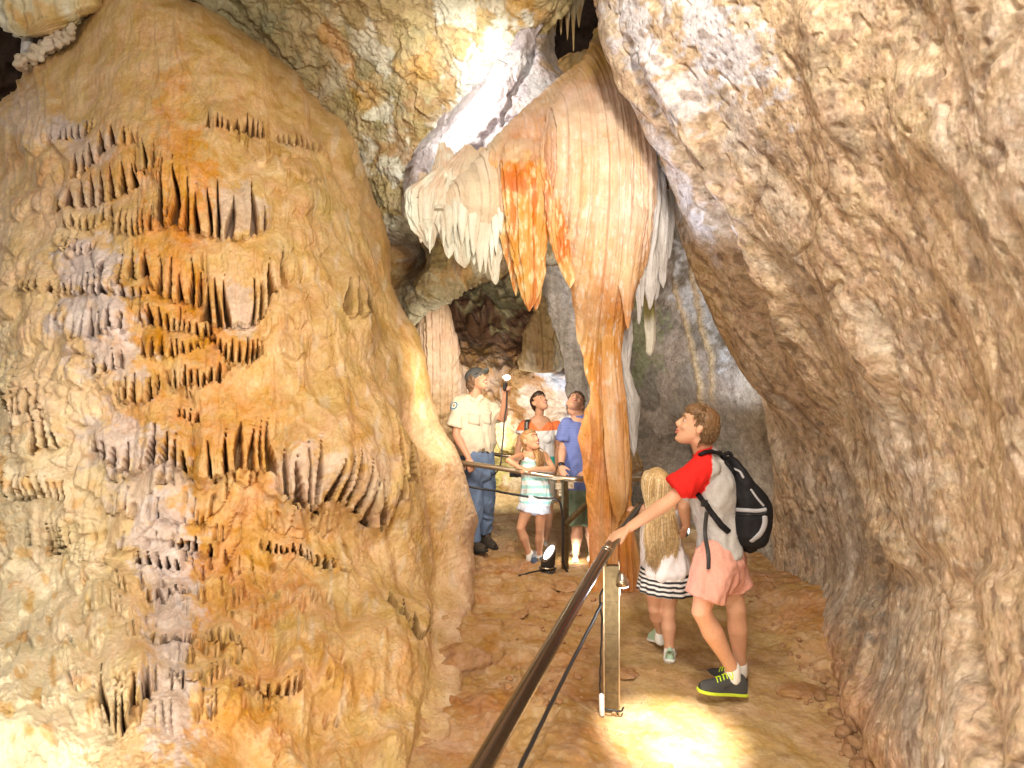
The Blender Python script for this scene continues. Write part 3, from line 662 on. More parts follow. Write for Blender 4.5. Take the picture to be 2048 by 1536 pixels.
def build_drapery():
    g = empty("hanging_flowstone", P(1230, 1180, 5.45), "tall orange and pink flowstone curtain narrowing into a column down to the floor", "rock formation")
    def S(kind, rows, Y, cf, label=None, **kw):
        o = link(kind, strand_mesh(kind, rows, Y, cf, **kw), M_drap, g)
        if label: o["label"] = label
        return o
    S("column", [(60,1195,1262,6.5),(100,1182,1268,6.1),(140,1155,1274,5.8),(190,1112,1282,5.5),(250,1092,1296,5.25),(330,1092,1306,5.1),(420,1110,1304,5.05),(500,1135,1296,5.05),(560,1147,1280,5.1),(620,1152,1262,5.2),(660,1156,1248,5.25),(730,1172,1243,5.3),(800,1182,1248,5.3),(830,1170,1252,5.32),(865,1160,1256,5.35),(900,1164,1262,5.35),(958,1174,1262,5.38),(1011,1176,1262,5.4),(1100,1186,1270,5.42),(1150,1184,1284,5.45),(1200,1170,1300,5.5),(1240,1150,1320,5.5)], 5.2, c_main, "orange fluted column reaching the floor", thick=.62, nf=15, fa=.026, bump=.012, nseg=420, seed=1, tip=False, npx=1.8)
    S("curtain", [(130,1150,1205,6.2),(165,1108,1205,6.0),(200,1068,1205,5.8),(235,1030,1205,5.6),(265,1000,1205,5.5),(300,968,1210,5.4),(340,930,1220,5.35),(380,890,1220,5.3),(420,880,1210,5.3),(455,900,1190,5.35),(480,930,1160,5.4),(490,990,1120,5.45)], 5.4, lambda *a: mixc(c_main(*a), (.66, .55, .42), sst(1040, 960, a[3]) * .9), "pale smooth shoulder of the curtain", thick=.28, nf=14, fa=.022, bump=.016, nseg=300, seed=2, npx=1.8)
    st = "stalactite"
    W = [[(340,870,900),(380,812,892),(430,816,880),(460,828,872),(480,845,868),(502,858,864)],
         [(350,860,930),(430,868,925),(480,885,915),(518,893,902)],
         [(345,880,990),(430,897,980),(480,905,945),(520,912,940),(538,927,934)],
         [(350,920,1010),(440,942,1000),(500,955,985),(522,965,975)],
         [(400,960,1015),(500,973,1010),(520,976,1000),(560,984,996),(571,988,996)],
         [(400,900,940),(470,915,938),(525,921,928)],
         [(420,930,965),(500,940,958),(530,946,950)],
         [(400,830,860),(460,836,850),(487,840,844)]]
    for i, r in enumerate(W):
        r = [(r[0][0] - 55, (r[0][1] + r[0][2]) / 2 - 5, (r[0][1] + r[0][2]) / 2 + 5, 5.55)] + [(p, a_, b_, (5.38, 5.26, 5.22, 5.22, 5.24, 5.26)[k]) for k, (p, a_, b_) in enumerate(r)]
        S(st, r, 5.2, c_white, "white stalactite", thick=.4, nf=12, fa=.022, bump=.018, nseg=110, seed=10 + i)
    rsd = np.random.RandomState(17)
    for i in range(15):
        x = 840 + i * 11.8 + rsd.uniform(-4, 4); t_ = np.interp(x, [830, 900, 1000], [400, 350, 310]) + rsd.uniform(-15, 25); b_ = np.interp(x, [830, 860, 890, 940, 975, 1010], [470, 500, 515, 530, 545, 500]) + rsd.uniform(-45, 12); w_ = rsd.uniform(6, 15)
        S(st, [(t_, x - 3, x + 3, 5.45), (t_ + 40, x - w_ * .9, x + w_ * .9, 5.30), (max(b_ - 90, t_ + 60), x - w_, x + w_, 5.22), (b_ - 50, x - w_ * .8, x + w_ * .75, 5.17), (b_ - 15, x - w_ * .35, x + w_ * .3, 5.17), (b_, x - 1, x + 1, 5.17)], 5.17, c_white, thick=.7, nf=6, fa=.008, bump=.008, nseg=48, seed=110 + i)
    O = [[(262,1010,1040,5.6),(300,985,1060,5.35),(330,983,1050,5.25),(430,985,1040,5.2),(480,1003,1040,5.2),(540,1019,1038,5.2),(592,1030,1035,5.2)],
         [(240,1045,1070,5.7),(290,1010,1100,5.3),(330,1005,1105,5.15),(400,1012,1100,5.1),(480,1022,1092,5.1),(540,1034,1086,5.1),(590,1044,1078,5.1),(624,1055,1062,5.1)],
         [(480,1066,1090,5.1),(560,1068,1086,5.12),(600,1067,1080,5.12),(621,1069,1073,5.12)],
         [(220,1125,1150,5.6),(270,1085,1185,5.2),(330,1078,1180,5.1),(400,1093,1172,5.02),(460,1098,1162,5.0),(520,1115,1157,5.02),(555,1129,1152,5.05),(578,1138,1143,5.06)],
         [(380,1080,1100,5.2),(480,1085,1098,5.25),(512,1089,1092,5.25)]]
    for i, r in enumerate(O): S(st, r, 5.2, c_red if i != 4 else c_white, "rust-red crystal-coated stalactite blade" if i in (0, 1) else None, thick=.35, nf=9, fa=.022, bump=.016, nseg=150, seed=30 + i)
    S(st, [(380,1235,1295,5.0),(430,1232,1298,4.93),(480,1232,1288,4.93),(560,1232,1276,4.98),(600,1244,1265,5.0),(640,1250,1261,5.02),(660,1254,1258,5.02)], 5, c_main, "smooth pale orange teardrop stalactite", thick=.6, nf=6, fa=.008, bump=.005, seed=41, nseg=140)
    S("lobe", [(640,1205,1238,5.2),(740,1205,1243,5.15),(800,1206,1250,5.12),(900,1210,1258,5.12),(990,1220,1258,5.15),(1030,1228,1247,5.2),(1045,1236,1240,5.2)], 5.1, c_main, "long rounded lobe", thick=.6, nf=6, fa=.012, bump=.006, seed=42, nseg=140)
    S("side_column", [(560,1236,1258,5.3),(620,1238,1264,5.3),(680,1238,1266,5.3),(740,1238,1260,5.3),(778,1246,1272,5.28),(800,1250,1282,5.28),(850,1256,1277,5.28),(900,1262,1273,5.28),(914,1266,1270,5.28)], 5.3, c_grey, "chalky white stalactite column with knobbly end", thick=.8, nf=5, fa=.012, bump=.018, seed=43, nseg=120)
    G = [[(200,1262,1290,5.4),(300,1280,1312,5.2),(400,1285,1322,5.1),(480,1288,1314,5.1),(540,1292,1303,5.1),(556,1296,1299,5.1)],
         [(260,1285,1310,5.4),(360,1298,1330,5.2),(440,1303,1338,5.15),(500,1312,1336,5.15),(560,1318,1332,5.15),(577,1325,1329,5.15)],
         [(400,1280,1320,5.2),(520,1281,1318,5.12),(580,1288,1311,5.12),(606,1296,1306,5.12),(622,1297,1301,5.12)],
         [(440,1268,1296,5.15),(560,1266,1292,5.1),(600,1273,1286,5.1),(650,1276,1280,5.1)],
         [(480,1300,1330,5.2),(560,1304,1322,5.2),(602,1308,1314,5.2)],
         [(480,1280,1290,5.05),(560,1280,1290,5.05),(615,1283,1286,5.05)],
         [(380,1316,1345,5.35),(440,1322,1350,5.3),(490,1330,1344,5.3),(520,1336,1340,5.3)]]
    for i, r in enumerate(G): S(st, r, 5.15, c_grey, "pale grey stalactite", thick=.6, nf=7, fa=.016, bump=.014, seed=50 + i, nseg=90)
    S(st, [(560,1286,1310,5.5),(600,1288,1308,5.4),(640,1290,1310,5.4),(680,1292,1311,5.4),(705,1293,1306,5.4),(713,1295,1304,5.4)], 5.4, c_green, "stubby white stalactite below a mossy green collar", thick=.8, nf=4, fa=.01, bump=.02, seed=60, nseg=70)
build_drapery()

def single(name, rows, Y, cf, label, cat, group=None, mat=None, **kw):
    o = link(name, strand_mesh(name, rows, Y, cf, **kw), mat or M_drap); prop(o, label, cat, group); return o
def c_peach(X, Y, Z, px, py, H):
    C = base(X, (.60, .42, .28)); s = fbm(X * 5, Z * 1.2, Y, 4)
    C = mixc(C, (.66, .52, .42), sst(0, .3, s) * .8); C = mixc(C, (.55, .34, .14), sst(720, 850, py) * .7); return C
def c_brown(X, Y, Z, px, py, H):
    C = base(X, (.46, .32, .16)); s = fbm(X * 6, Z * 2, Y, 4)
    C = mixc(C, (.62, .54, .40), sst(0.05, .25, s) * .8); return C
single("flowstone_cone", [(560,862,870),(600,852,892),(640,838,905),(680,828,914),(740,820,922),(800,818,932),(900,825,938),(1000,840,940),(1120,840,945)], 7.9, c_peach, "smooth peach flowstone cone rising behind the capped guide", "rock formation", thick=.8, nf=9, fa=.03, bump=.03, nseg=320, seed=71, tip=False)
single("flowstone_cone", [(590,1088,1096),(620,1070,1110),(660,1055,1118),(700,1048,1124),(730,1043,1130),(748,1050,1122)], 8.3, c_brown, "brown tapering flowstone with drip fringe above the woman's head", "rock formation", thick=.7, nf=8, fa=.05, bump=.06, nseg=220, seed=72)
single("rock_slab", [(112,1130,1250),(124,1105,1262),(145,1075,1275),(180,1040,1285),(240,1000,1290)], 7.1, lambda *a: mixc(c_brown(*a), (.55, .32, .08), a[0] * 0 + .6), "ochre brown rock rising behind the top of the orange curtain into the dark hole", "rock", thick=.4, nf=6, fa=.04, bump=.05, nseg=160, seed=75)
single("rock_slab", [(430,1060,1150),(500,1072,1155),(560,1088,1168),(650,1108,1190),(740,1130,1205),(790,1135,1215),(830,1150,1220)], 7.7, c_grey, "leaning dark grey rock slab behind the orange column", "rock", mat=M_wall, thick=.5, nf=4, fa=.03, bump=.03, nseg=160, seed=73)

# ------------------------------------------------------------------ simple materials
def plain(name, colr, rough=.6, metal=0.0, emit=None, es=0, spec=.5, bump=0, bscale=60, var=0.0):
    m = bpy.data.materials.new(name); nt, b = nodes(m); N = nt.nodes.new; L = nt.links.new
    b.inputs["Base Color"].default_value = (*colr, 1); b.inputs["Roughness"].default_value = rough; b.inputs["Metallic"].default_value = metal
    b.inputs["Specular IOR Level"].default_value = spec
    if emit: b.inputs["Emission Color"].default_value = (*emit, 1); b.inputs["Emission Strength"].default_value = es
    if bump or var:
        tc = N("ShaderNodeTexCoord"); n = N("ShaderNodeTexNoise"); n.inputs["Scale"].default_value = bscale; n.inputs["Detail"].default_value = 6; L(tc.outputs["Object"], n.inputs["Vector"])
        if bump:
            bp = N("ShaderNodeBump"); bp.inputs["Strength"].default_value = bump; bp.inputs["Distance"].default_value = .004; L(n.outputs[0], bp.inputs["Height"]); L(bp.outputs[0], b.inputs["Normal"])
        if var:
            r = N("ShaderNodeMapRange"); r.inputs[1].default_value = .3; r.inputs[2].default_value = .7; r.inputs[3].default_value = 1 - var; r.inputs[4].default_value = 1 + var
            L(n.outputs[0], r.inputs[0]); vm = N("ShaderNodeVectorMath"); vm.operation = 'SCALE'; vm.inputs[0].default_value = colr; L(r.outputs[0], vm.inputs[3]); L(vm.outputs[0], b.inputs["Base Color"])
    return m
def attr_mat(name, rough=.8, bump=.3, bscale=120, sss=0, var=.12, spec=.3):
    m = bpy.data.materials.new(name); nt, b = nodes(m); N = nt.nodes.new; L = nt.links.new
    at = N("ShaderNodeAttribute"); at.attribute_name = "col"; tc = N("ShaderNodeTexCoord")
    n = N("ShaderNodeTexNoise"); n.inputs["Scale"].default_value = bscale; n.inputs["Detail"].default_value = 5; L(tc.outputs["Object"], n.inputs["Vector"])
    r = N("ShaderNodeMapRange"); r.inputs[1].default_value = .3; r.inputs[2].default_value = .7; r.inputs[3].default_value = 1 - var; r.inputs[4].default_value = 1 + var
    L(n.outputs[0], r.inputs[0]); vm = N("ShaderNodeVectorMath"); vm.operation = 'SCALE'; L(at.outputs["Color"], vm.inputs[0]); L(r.outputs[0], vm.inputs[3]); L(vm.outputs[0], b.inputs["Base Color"])
    b.inputs["Roughness"].default_value = rough; b.inputs["Specular IOR Level"].default_value = spec
    if sss: b.inputs["Subsurface Weight"].default_value = sss; b.inputs["Subsurface Radius"].default_value = (.02, .008, .004); b.inputs["Subsurface Scale"].default_value = .5
    bp = N("ShaderNodeBump"); bp.inputs["Strength"].default_value = bump; bp.inputs["Distance"].default_value = .003; L(n.outputs[0], bp.inputs["Height"]); L(bp.outputs[0], b.inputs["Normal"])
    return m
M_steel = plain("rail_steel", (.13, .10, .075), .2, .95, bump=.15, bscale=90, var=.15)
M_steel2 = plain("bright_steel", (.55, .48, .38), .28, .95, var=.1)
M_post = plain("post_metal", (.17, .135, .08), .35, .8, bump=.3, bscale=40, var=.25)
M_black = plain("black_rubber", (.012, .012, .014), .5)
M_dgrey = plain("dark_metal", (.05, .05, .055), .4, .5)
M_glow = plain("lamp_glass", (.9, .95, 1), .3, emit=(.85, .95, 1), es=.9)
M_glowy = plain("torch_glass", (1, .9, .6), .3, emit=(1, .85, .45), es=18)
M_whitep = plain("white_plastic", (.7, .7, .7), .4)
M_stone = rock_mat("loose_stone", .9, .8, 30, 1, .3, .2, bdist=.01)

class MB:
    """collects closed shapes as vertex / face lists"""
    def __init__(s): s.v = []; s.f = []; s.c = []; s.n = 0
    def add(s, V, Fc, c=None):
        V = np.asarray(V, float).reshape(-1, 3); s.v.append(V); s.f += [tuple(int(i) + s.n for i in f) for f in Fc]; s.n += len(V)
        s.c.append(np.tile(np.array(c if c is not None else (.5, .5, .5), float), (len(V), 1)))
    def tube(s, pts, rad, seg=14, lat=None, cap=True, smooth=0, c=None):
        pts = [Vector(p) for p in pts]; rad = [r if isinstance(r, (tuple, list)) else (r, r) for r in rad]
        if len(rad) == 1: rad = rad * len(pts)
        if smooth:
            Wt = cr(len(pts), (len(pts) - 1) * smooth + 1)
            pts = [Vector(p) for p in Wt @ np.array([tuple(p) for p in pts])]
            Wl = np.abs(Wt); rad = [tuple(r) for r in np.maximum(Wt @ np.array(rad), .0008)]
        if cap:  # rounded ends; 'a' rounds the first end only
            a, b = pts[0], pts[-1]; da = (pts[0] - pts[1]).normalized(); db = (pts[-1] - pts[-2]).normalized()
            ra, rb = rad[0], rad[-1]; ka = min(ra); kb = min(rb)
            pts = [a + da * ka * .95, a + da * ka * .6] + pts + ([b + db * kb * .6, b + db * kb * .95] if cap != 'a' else [])
            rad = [(ra[0] * .3, ra[1] * .3), (ra[0] * .8, ra[1] * .8)] + rad + ([(rb[0] * .8, rb[1] * .8), (rb[0] * .3, rb[1] * .3)] if cap != 'a' else [])
        n = len(pts); V = []; L0 = None
        for i in range(n):
            t = (pts[min(i + 1, n - 1)] - pts[max(i - 1, 0)]).normalized()
            if lat is not None: u = Vector(lat)
            else: u = L0 if L0 is not None else (Vector((1, 0, 0)) if abs(t.x) < .8 else Vector((0, 1, 0)))
            u = (u - t * u.dot(t)).normalized(); L0 = u; w_ = t.cross(u)
            for k in range(seg):
                a = 2 * math.pi * k / seg; V.append(pts[i] + u * (rad[i][0] * math.cos(a)) + w_ * (rad[i][1] * math.sin(a)))
        Fc = [(i * seg + k, i * seg + (k + 1) % seg, (i + 1) * seg + (k + 1) % seg, (i + 1) * seg + k) for i in range(n - 1) for k in range(seg)]
        Fc += [tuple(range(seg))[::-1], tuple((n - 1) * seg + k for k in range(seg))]
        s.add([tuple(p) for p in V], Fc, c)
    def ball(s, p, r, M=None, seg=16, c=None):
        r = r if isinstance(r, (tuple, list)) else (r, r, r); V = []; nr = seg // 2
        for i in range(1, nr):
            th = math.pi * i / nr
            for k in range(seg):
                a = 2 * math.pi * k / seg; q = Vector((r[0] * math.sin(th) * math.cos(a), r[1] * math.sin(th) * math.sin(a), r[2] * math.cos(th)))
                V.append((M @ q if M else q) + Vector(p))
        t = Vector((0, 0, r[2])); V.append((M @ t if M else t) + Vector(p)); V.append((M @ -t if M else -t) + Vector(p)); m = len(V)
        Fc = [(i * seg + k, (i + 1) * seg + k, (i + 1) * seg + (k + 1) % seg, i * seg + (k + 1) % seg) for i in range(nr - 2) for k in range(seg)]
        Fc += [(m - 2, k, (k + 1) % seg) for k in range(seg)] + [(m - 1, (nr - 2) * seg + (k + 1) % seg, (nr - 2) * seg + k) for k in range(seg)]
        s.add([tuple(v) for v in V], Fc, c)
    def box(s, p, size, M=None, c=None):
        V = []
        for x in (-.5, .5):
            for y in (-.5, .5):
                for z in (-.5, .5):
                    q = Vector((x * size[0], y * size[1], z * size[2])); V.append(tuple((M @ q if M else q) + Vector(p)))
        s.add(V, [(0, 1, 3, 2), (4, 6, 7, 5), (0, 4, 5, 1), (2, 3, 7, 6), (0, 2, 6, 4), (1, 5, 7, 3)], c)
    def mesh(s, name, smooth=True, col_=False):
        me = bpy.data.meshes.new(name); V = np.concatenate(s.v); me.from_pydata([tuple(v) for v in V], [], s.f)
        if smooth: me.polygons.foreach_set("use_smooth", np.ones(len(me.polygons), bool))
        if col_:
            a = me.color_attributes.new("col", 'FLOAT_COLOR', 'POINT'); c4 = np.ones((len(V), 4), np.float32); c4[:, :3] = np.concatenate(s.c); a.data.foreach_set("color", c4.ravel())
        me.update(); return me
    def obj(s, name, mat, parent=None, smooth=True, bevel=0, col_=False):
        me = s.mesh(name, smooth, col_)
        if bevel: me = bake(me, [('BEVEL', dict(width=bevel, segments=2, limit_method='ANGLE'))])
        return link(name, me, mat, parent)
def bake(me, mods):
    o = bpy.data.objects.new("tmp", me); col.objects.link(o)
    for i, (t, kw) in enumerate(mods):
        m = o.modifiers.new(str(i), t)
        for k, v in kw.items(): setattr(m, k, v)
    dg = bpy.context.evaluated_depsgraph_get(); dg.update()
    out = bpy.data.meshes.new_from_object(o.evaluated_get(dg), depsgraph=dg); nm = me.name
    bpy.data.objects.remove(o); bpy.data.meshes.remove(me); out.name = nm; return out
def blend(mb, name, mat, parent, voxel=.008, smooth=4, colf=None, disp=None):
    """fuse overlapping closed shapes into one continuous surface; colour/fold it by position"""
    me = mb.mesh(name)
    me = bake(me, [('REMESH', dict(mode='VOXEL', voxel_size=voxel)), ('SMOOTH', dict(factor=.5, iterations=smooth))])
    n = len(me.vertices); V = np.empty(n * 3, np.float32); me.vertices.foreach_get("co", V); V = V.reshape(-1, 3)
    if disp is not None:
        N_ = np.empty(n * 3, np.float32); me.vertices.foreach_get("normal", N_); N_ = N_.reshape(-1, 3)
        V = V + N_ * disp(V)[:, None]; me.vertices.foreach_set("co", V.astype(np.float32).ravel())
    if colf is not None:
        a = me.color_attributes.new("col", 'FLOAT_COLOR', 'POINT'); c4 = np.ones((n, 4), np.float32); c4[:, :3] = colf(V); a.data.foreach_set("color", c4.ravel())
    me.polygons.foreach_set("use_smooth", np.ones(len(me.polygons), bool)); me.update()
    return link(name, me, mat, parent)
def rotz(a): return Matrix.Rotation(R(a), 3, 'Z')
def frame(f, u):
    f = Vector(f).normalized(); r = f.cross(Vector(u)).normalized(); u = r.cross(f)
    return Matrix((r, f, u)).transposed()   # columns: right, forward, up

# ------------------------------------------------------------------ handrails
g = empty("handrail", P(1222, 1436, 3.56), "thick dark steel handrail coming up from the bottom of the picture to the boy's hand", "handrail")
ra = [P(930, 1596, 1.53), P(962, 1536, 1.66), P(1213, 1103, 3.52), P(1281, 1012, 4.56)]
m = MB(); m.tube(ra, [.027], 28, smooth=8); m.obj("rail", M_steel, g)
m = MB(); d = (ra[2] - ra[1]).normalized(); m.tube([ra[2] - d * .012, ra[2] + d * .012], [.031], 28, cap=False); m.tube([ra[2] - d * .05, ra[2] - d * .044], [.0295], 28, cap=False); m.obj("collar", M_steel2, g)
pb = P(1222, 1437, 3.56); pt = P(1224, 1130, 3.56)
m = MB(); ry = rotz(-8)
m.box((pb + pt) / 2 + Vector((0, 0, -.03)), (.084, .045, (pt - pb).length + .06), ry); o = m.obj("post", M_post, g, smooth=False, bevel=.004)
for sx_ in (-.039, .039): m = MB(); m.box((pb + pt) / 2 + ry @ Vector((sx_, -.004, 0)), (.008, .052, (pt - pb).length + .05), ry); m.obj("flange", M_steel2, g, smooth=False, bevel=.002)
for t in (.18, .34, .56, .77): m = MB(); m.box(pb.lerp(pt, t), (.068, .0475, .002), ry); m.obj("joint_strip", M_dgrey, g, smooth=False)
m = MB(); m.box(pt + Vector((-.035, 0, .015)), (.012, .05, .075), ry); m.tube([pt + Vector((-.035, 0, 0)), P(1212, 1108, 3.54)], [.011], 12); m.obj("bracket", M_post, g, smooth=False)
m = MB(); m.box(pb + Vector((-.03, .0, .0)), (.17, .13, .012), ry); m.ball(pb + Vector((-.075, -.04, .012)), (.012, .012, .008)); m.obj("base_plate", M_post, g, smooth=False)
m = MB(); m.tube([P(1262, 1215, 3.5), P(1262, 1215, 3.5) + Vector((0, 0, .001))], [.0001], 6)
def cable(name, pts, r, label, cat="cable", mat=M_black, sm=8, group=None, j=.004):
    m = MB(); pts = [Vector(p) for p in pts]; m.tube(pts, [r], 10, smooth=sm)
    for V in m.v:
        k = V.shape[0] // 10; n = pn(np.arange(k) * .45, len(pts) * 3.3) * j; V[:] += np.repeat(n, 10)[:, None] * np.array((1, .3, .6))
    o = m.obj(name, mat); return prop(o, label, cat, group)
cable("power_cable", [P(1203, 1206, 3.5), P(1188, 1238, 3.3), P(1150, 1312, 2.85), P(1100, 1412, 2.4), P(1040, 1536, 2.0), P(1015, 1600, 1.85)], .008, "black cable running straight under the thick foreground handrail down to the floor", j=.004)
cable("power_cable", [P(1206, 1178, 3.52), P(1200, 1196, 3.5), P(1204, 1240, 3.5), P(1202, 1300, 3.5), P(1200, 1370, 3.5), P(1203, 1392, 3.5), P(1204, 1415, 3.5), P(1240, 1422, 3.5), P(1246, 1416, 3.54)], .005, "thin black cable running down the left edge of the handrail post")
m = MB(); m.tube([P(1203, 1392, 3.49), P(1204, 1428, 3.49)], [.014], 14); prop(m.obj("cable_joint", M_whitep), "small white cable connector at the foot of the handrail post", "connector")
# little lamp clipped to the post
g = empty("post_lamp", P(1247, 1150, 3.5), "small silver cone lamp glowing on the back of the handrail post", "lamp")
m = MB(); m.tube([P(1243, 1146, 3.5), P(1244, 1158, 3.5), P(1246, 1170, 3.5)], [.014, .026, .036], 20, cap=False); m.obj("lamp_shade", M_steel2, g)
m = MB(); m.ball(P(1246, 1171, 3.5), (.030, .032, .012)); m.obj("bulb", M_glow, g)
lamp("lamp_light", 'POINT', P(1252, 1184, 3.55), 1.5, COOL, .03)

g = empty("handrail", P(1130, 1144, 6.03), "shiny steel handrail that the girl and the man lean on, with an upright flat post", "handrail")
rb = [P(860, 908, 6.55), P(905, 922, 6.4), P(1010, 938, 6.2), P(1130, 957, 6.03), P(1180, 957, 6.06), P(1300, 957, 6.3)]
m = MB(); m.tube(rb, [.024], 22, smooth=6); m.obj("rail", M_steel2, g)
m = MB(); m.box((P(1130, 962, 6.03) + P(1130, 1146, 6.03)) / 2, (.055, .045, (P(1130, 962, 6.03) - P(1130, 1146, 6.03)).length), rotz(20)); m.obj("post", M_post, g, smooth=False, bevel=.004)
m = MB(); a, b = P(1131, 1048, 6.0), P(1182, 1000, 5.9); d = (b - a).normalized(); m.tube([a, b], [(.006, .026)], 4, cap=False, lat=(0, 1, 0)); m.obj("brace", M_post, g, smooth=False)
for a, b, c, d in ((1117, 972, .05, .055), (1142, 970, .05, .06), (1120, 986, .025, .05)): m = MB(); m.box(P(a, b, 6.0), (c, .02, d)); m.ball(P(a, b, 5.985), .009); m.obj("bracket", M_steel2, g, smooth=False)
g = empty("handrail", P(905, 1060, 7.6), "far thin handrail passing behind the guide's back at hip height", "handrail")
m = MB(); m.tube([P(850, 897, 7.6), P(940, 903, 7.5), P(1030, 914, 7.4), P(1110, 924, 7.4)], [.02], 14, smooth=4); m.obj("rail", M_steel2, g)
m = MB(); m.tube([P(905, 900, 7.55), P(905, 1075, 7.55)], [.02], 10); m.obj("post", M_post, g)
cable("power_cable", [P(900, 965, 6.3), P(935, 973, 6.2), P(985, 981, 6.15), P(1040, 991, 6.0), P(1090, 997, 5.97), P(1112, 998, 5.95), P(1122, 1012, 5.95), P(1126, 1060, 5.95), P(1126, 1120, 5.95), P(1137, 1148, 5.94)], .010, "black cable strung in front of the girl's shorts and down the post")
m = MB(); m.tube([P(1060, 994, 5.98), P(1072, 997, 5.98)], [.016], 8)
prop(m.obj("cable_clip", M_whitep), "white clip tying the cable in front of the girl's waist", "clip")
cable("power_cable", [P(1014, 757, 6.42), P(1013, 800, 6.45), P(1008, 850, 6.4), P(1004, 900, 6.35), P(1001, 930, 6.3), P(995, 942, 6.4), P(985, 950, 6.5), P(982, 940, 6.7)], .007, "dark lead hanging from the guide's raised torch")

# floor lamp
g = empty("floor_lamp", P(1094, 1146, 5.9), "black cylinder spotlight on the floor with bright slanting white face at the girl's feet", "lamp")
y0 = 5.9; s_ = y0 / F
base_c = P(1095, 1138, y0); m = MB(); V = []; seg = 28
for k in range(seg):
    a = 2 * math.pi * k / seg; V.append(base_c + Vector((.062 * math.cos(a), .062 * math.sin(a), 0)))
for k in range(seg):
    a = 2 * math.pi * k / seg; V.append(base_c + Vector((.064 * math.cos(a) + .012, .064 * math.sin(a), .145 + .06 * math.cos(a) + .045 * math.sin(a))))
m.add([tuple(v) for v in V], [tuple(range(seg))[::-1]] + [(k, (k + 1) % seg, seg + (k + 1) % seg, seg + k) for k in range(seg)]); m.obj("housing", M_dgrey, g)
m = MB(); top = [v + Vector((0, 0, .002)) for v in V[seg:]]; cc = sum(top, Vector()) / seg; inn = [cc + (v - cc) * .76 + Vector((0, 0, -.004)) for v in top]
m.add([tuple(v) for v in inn], [tuple(range(seg))]); m.obj("lamp_face", M_glow, g, smooth=False)
m = MB(); m.add([tuple(v) for v in top + [cc + (v - cc) * .76 for v in top]], [(k, (k + 1) % seg, seg + (k + 1) % seg, seg + k) for k in range(seg)]); m.obj("rim", M_steel2, g)
m = MB(); m.tube([base_c + Vector((0, 0, .016)), base_c + Vector((0, 0, .024))], [.066], 28, cap=False); m.obj("band", M_steel2, g)
m = MB(); gb = base_c; m.tube([gb + Vector((-.07, -.02, .02)), gb + Vector((-.05, -.05, -.02)), gb + Vector((.04, -.06, -.02)), gb + Vector((.07, -.02, .01))], [.007], 8); m.tube([gb + Vector((0, -.05, -.025)), gb + Vector((0, .05, -.025))], [.01], 8); m.obj("stand", M_dgrey, g)
lamp("lamp_light", 'SPOT', cc + Vector((-.03, -.02, .05)), 9, (.95, 1, .95), .05, P(1060, 880, 6.25), 60, .6)
lamp("lamp_light", 'POINT', P(1150, 1105, 6.3), 1.8, (1, .98, .8), .06)
cable("power_cable", [P(1085, 1140, 5.85), P(1070, 1143, 5.75), P(1050, 1148, 5.7), P(1038, 1151, 5.7)], .007, "short black cable on the floor left of the floor lamp", sm=4)

# guide's torch: held, a thing of its own
g = empty("torch", P(1012, 768, 6.4), "glowing hand lamp held up by the capped guide", "torch")
m = MB(); m.tube([P(1009, 778, 6.42), P(1011, 762, 6.4)], [.019], 16); m.obj("handle", M_dgrey, g)
m = MB(); m.tube([P(1011, 763, 6.4), P(1013, 757, 6.38)], [.022, .030], 16, cap=False); m.obj("head", M_steel2, g)
m = MB(); m.ball(P(1013.5, 755, 6.38), (.034, .034, .024)); m.obj("lens", M_glowy, g)
lamp("lamp_light", 'POINT', P(1016, 742, 6.34), 2.5, (1, .85, .55), .03)
# far lamp by the grey wall
g = empty("floor_lamp", P(1378, 1074, 7.1), "tiny black floor lamp with bright white edge far behind the boy's waist", "lamp")
m = MB(); m.box(P(1374, 1066, 7.1), (.035, .05, .10), rotz(10)); m.box(P(1382, 1074, 7.1), (.09, .06, .012)); m.obj("housing", M_dgrey, g, smooth=False)
m = MB(); m.ball(P(1377, 1061, 7.06), (.010, .012, .040)); m.obj("lamp_face", M_glow, g)
lamp("lamp_light", 'POINT', P(1400, 1040, 7.2), .5, NEUT, .04)

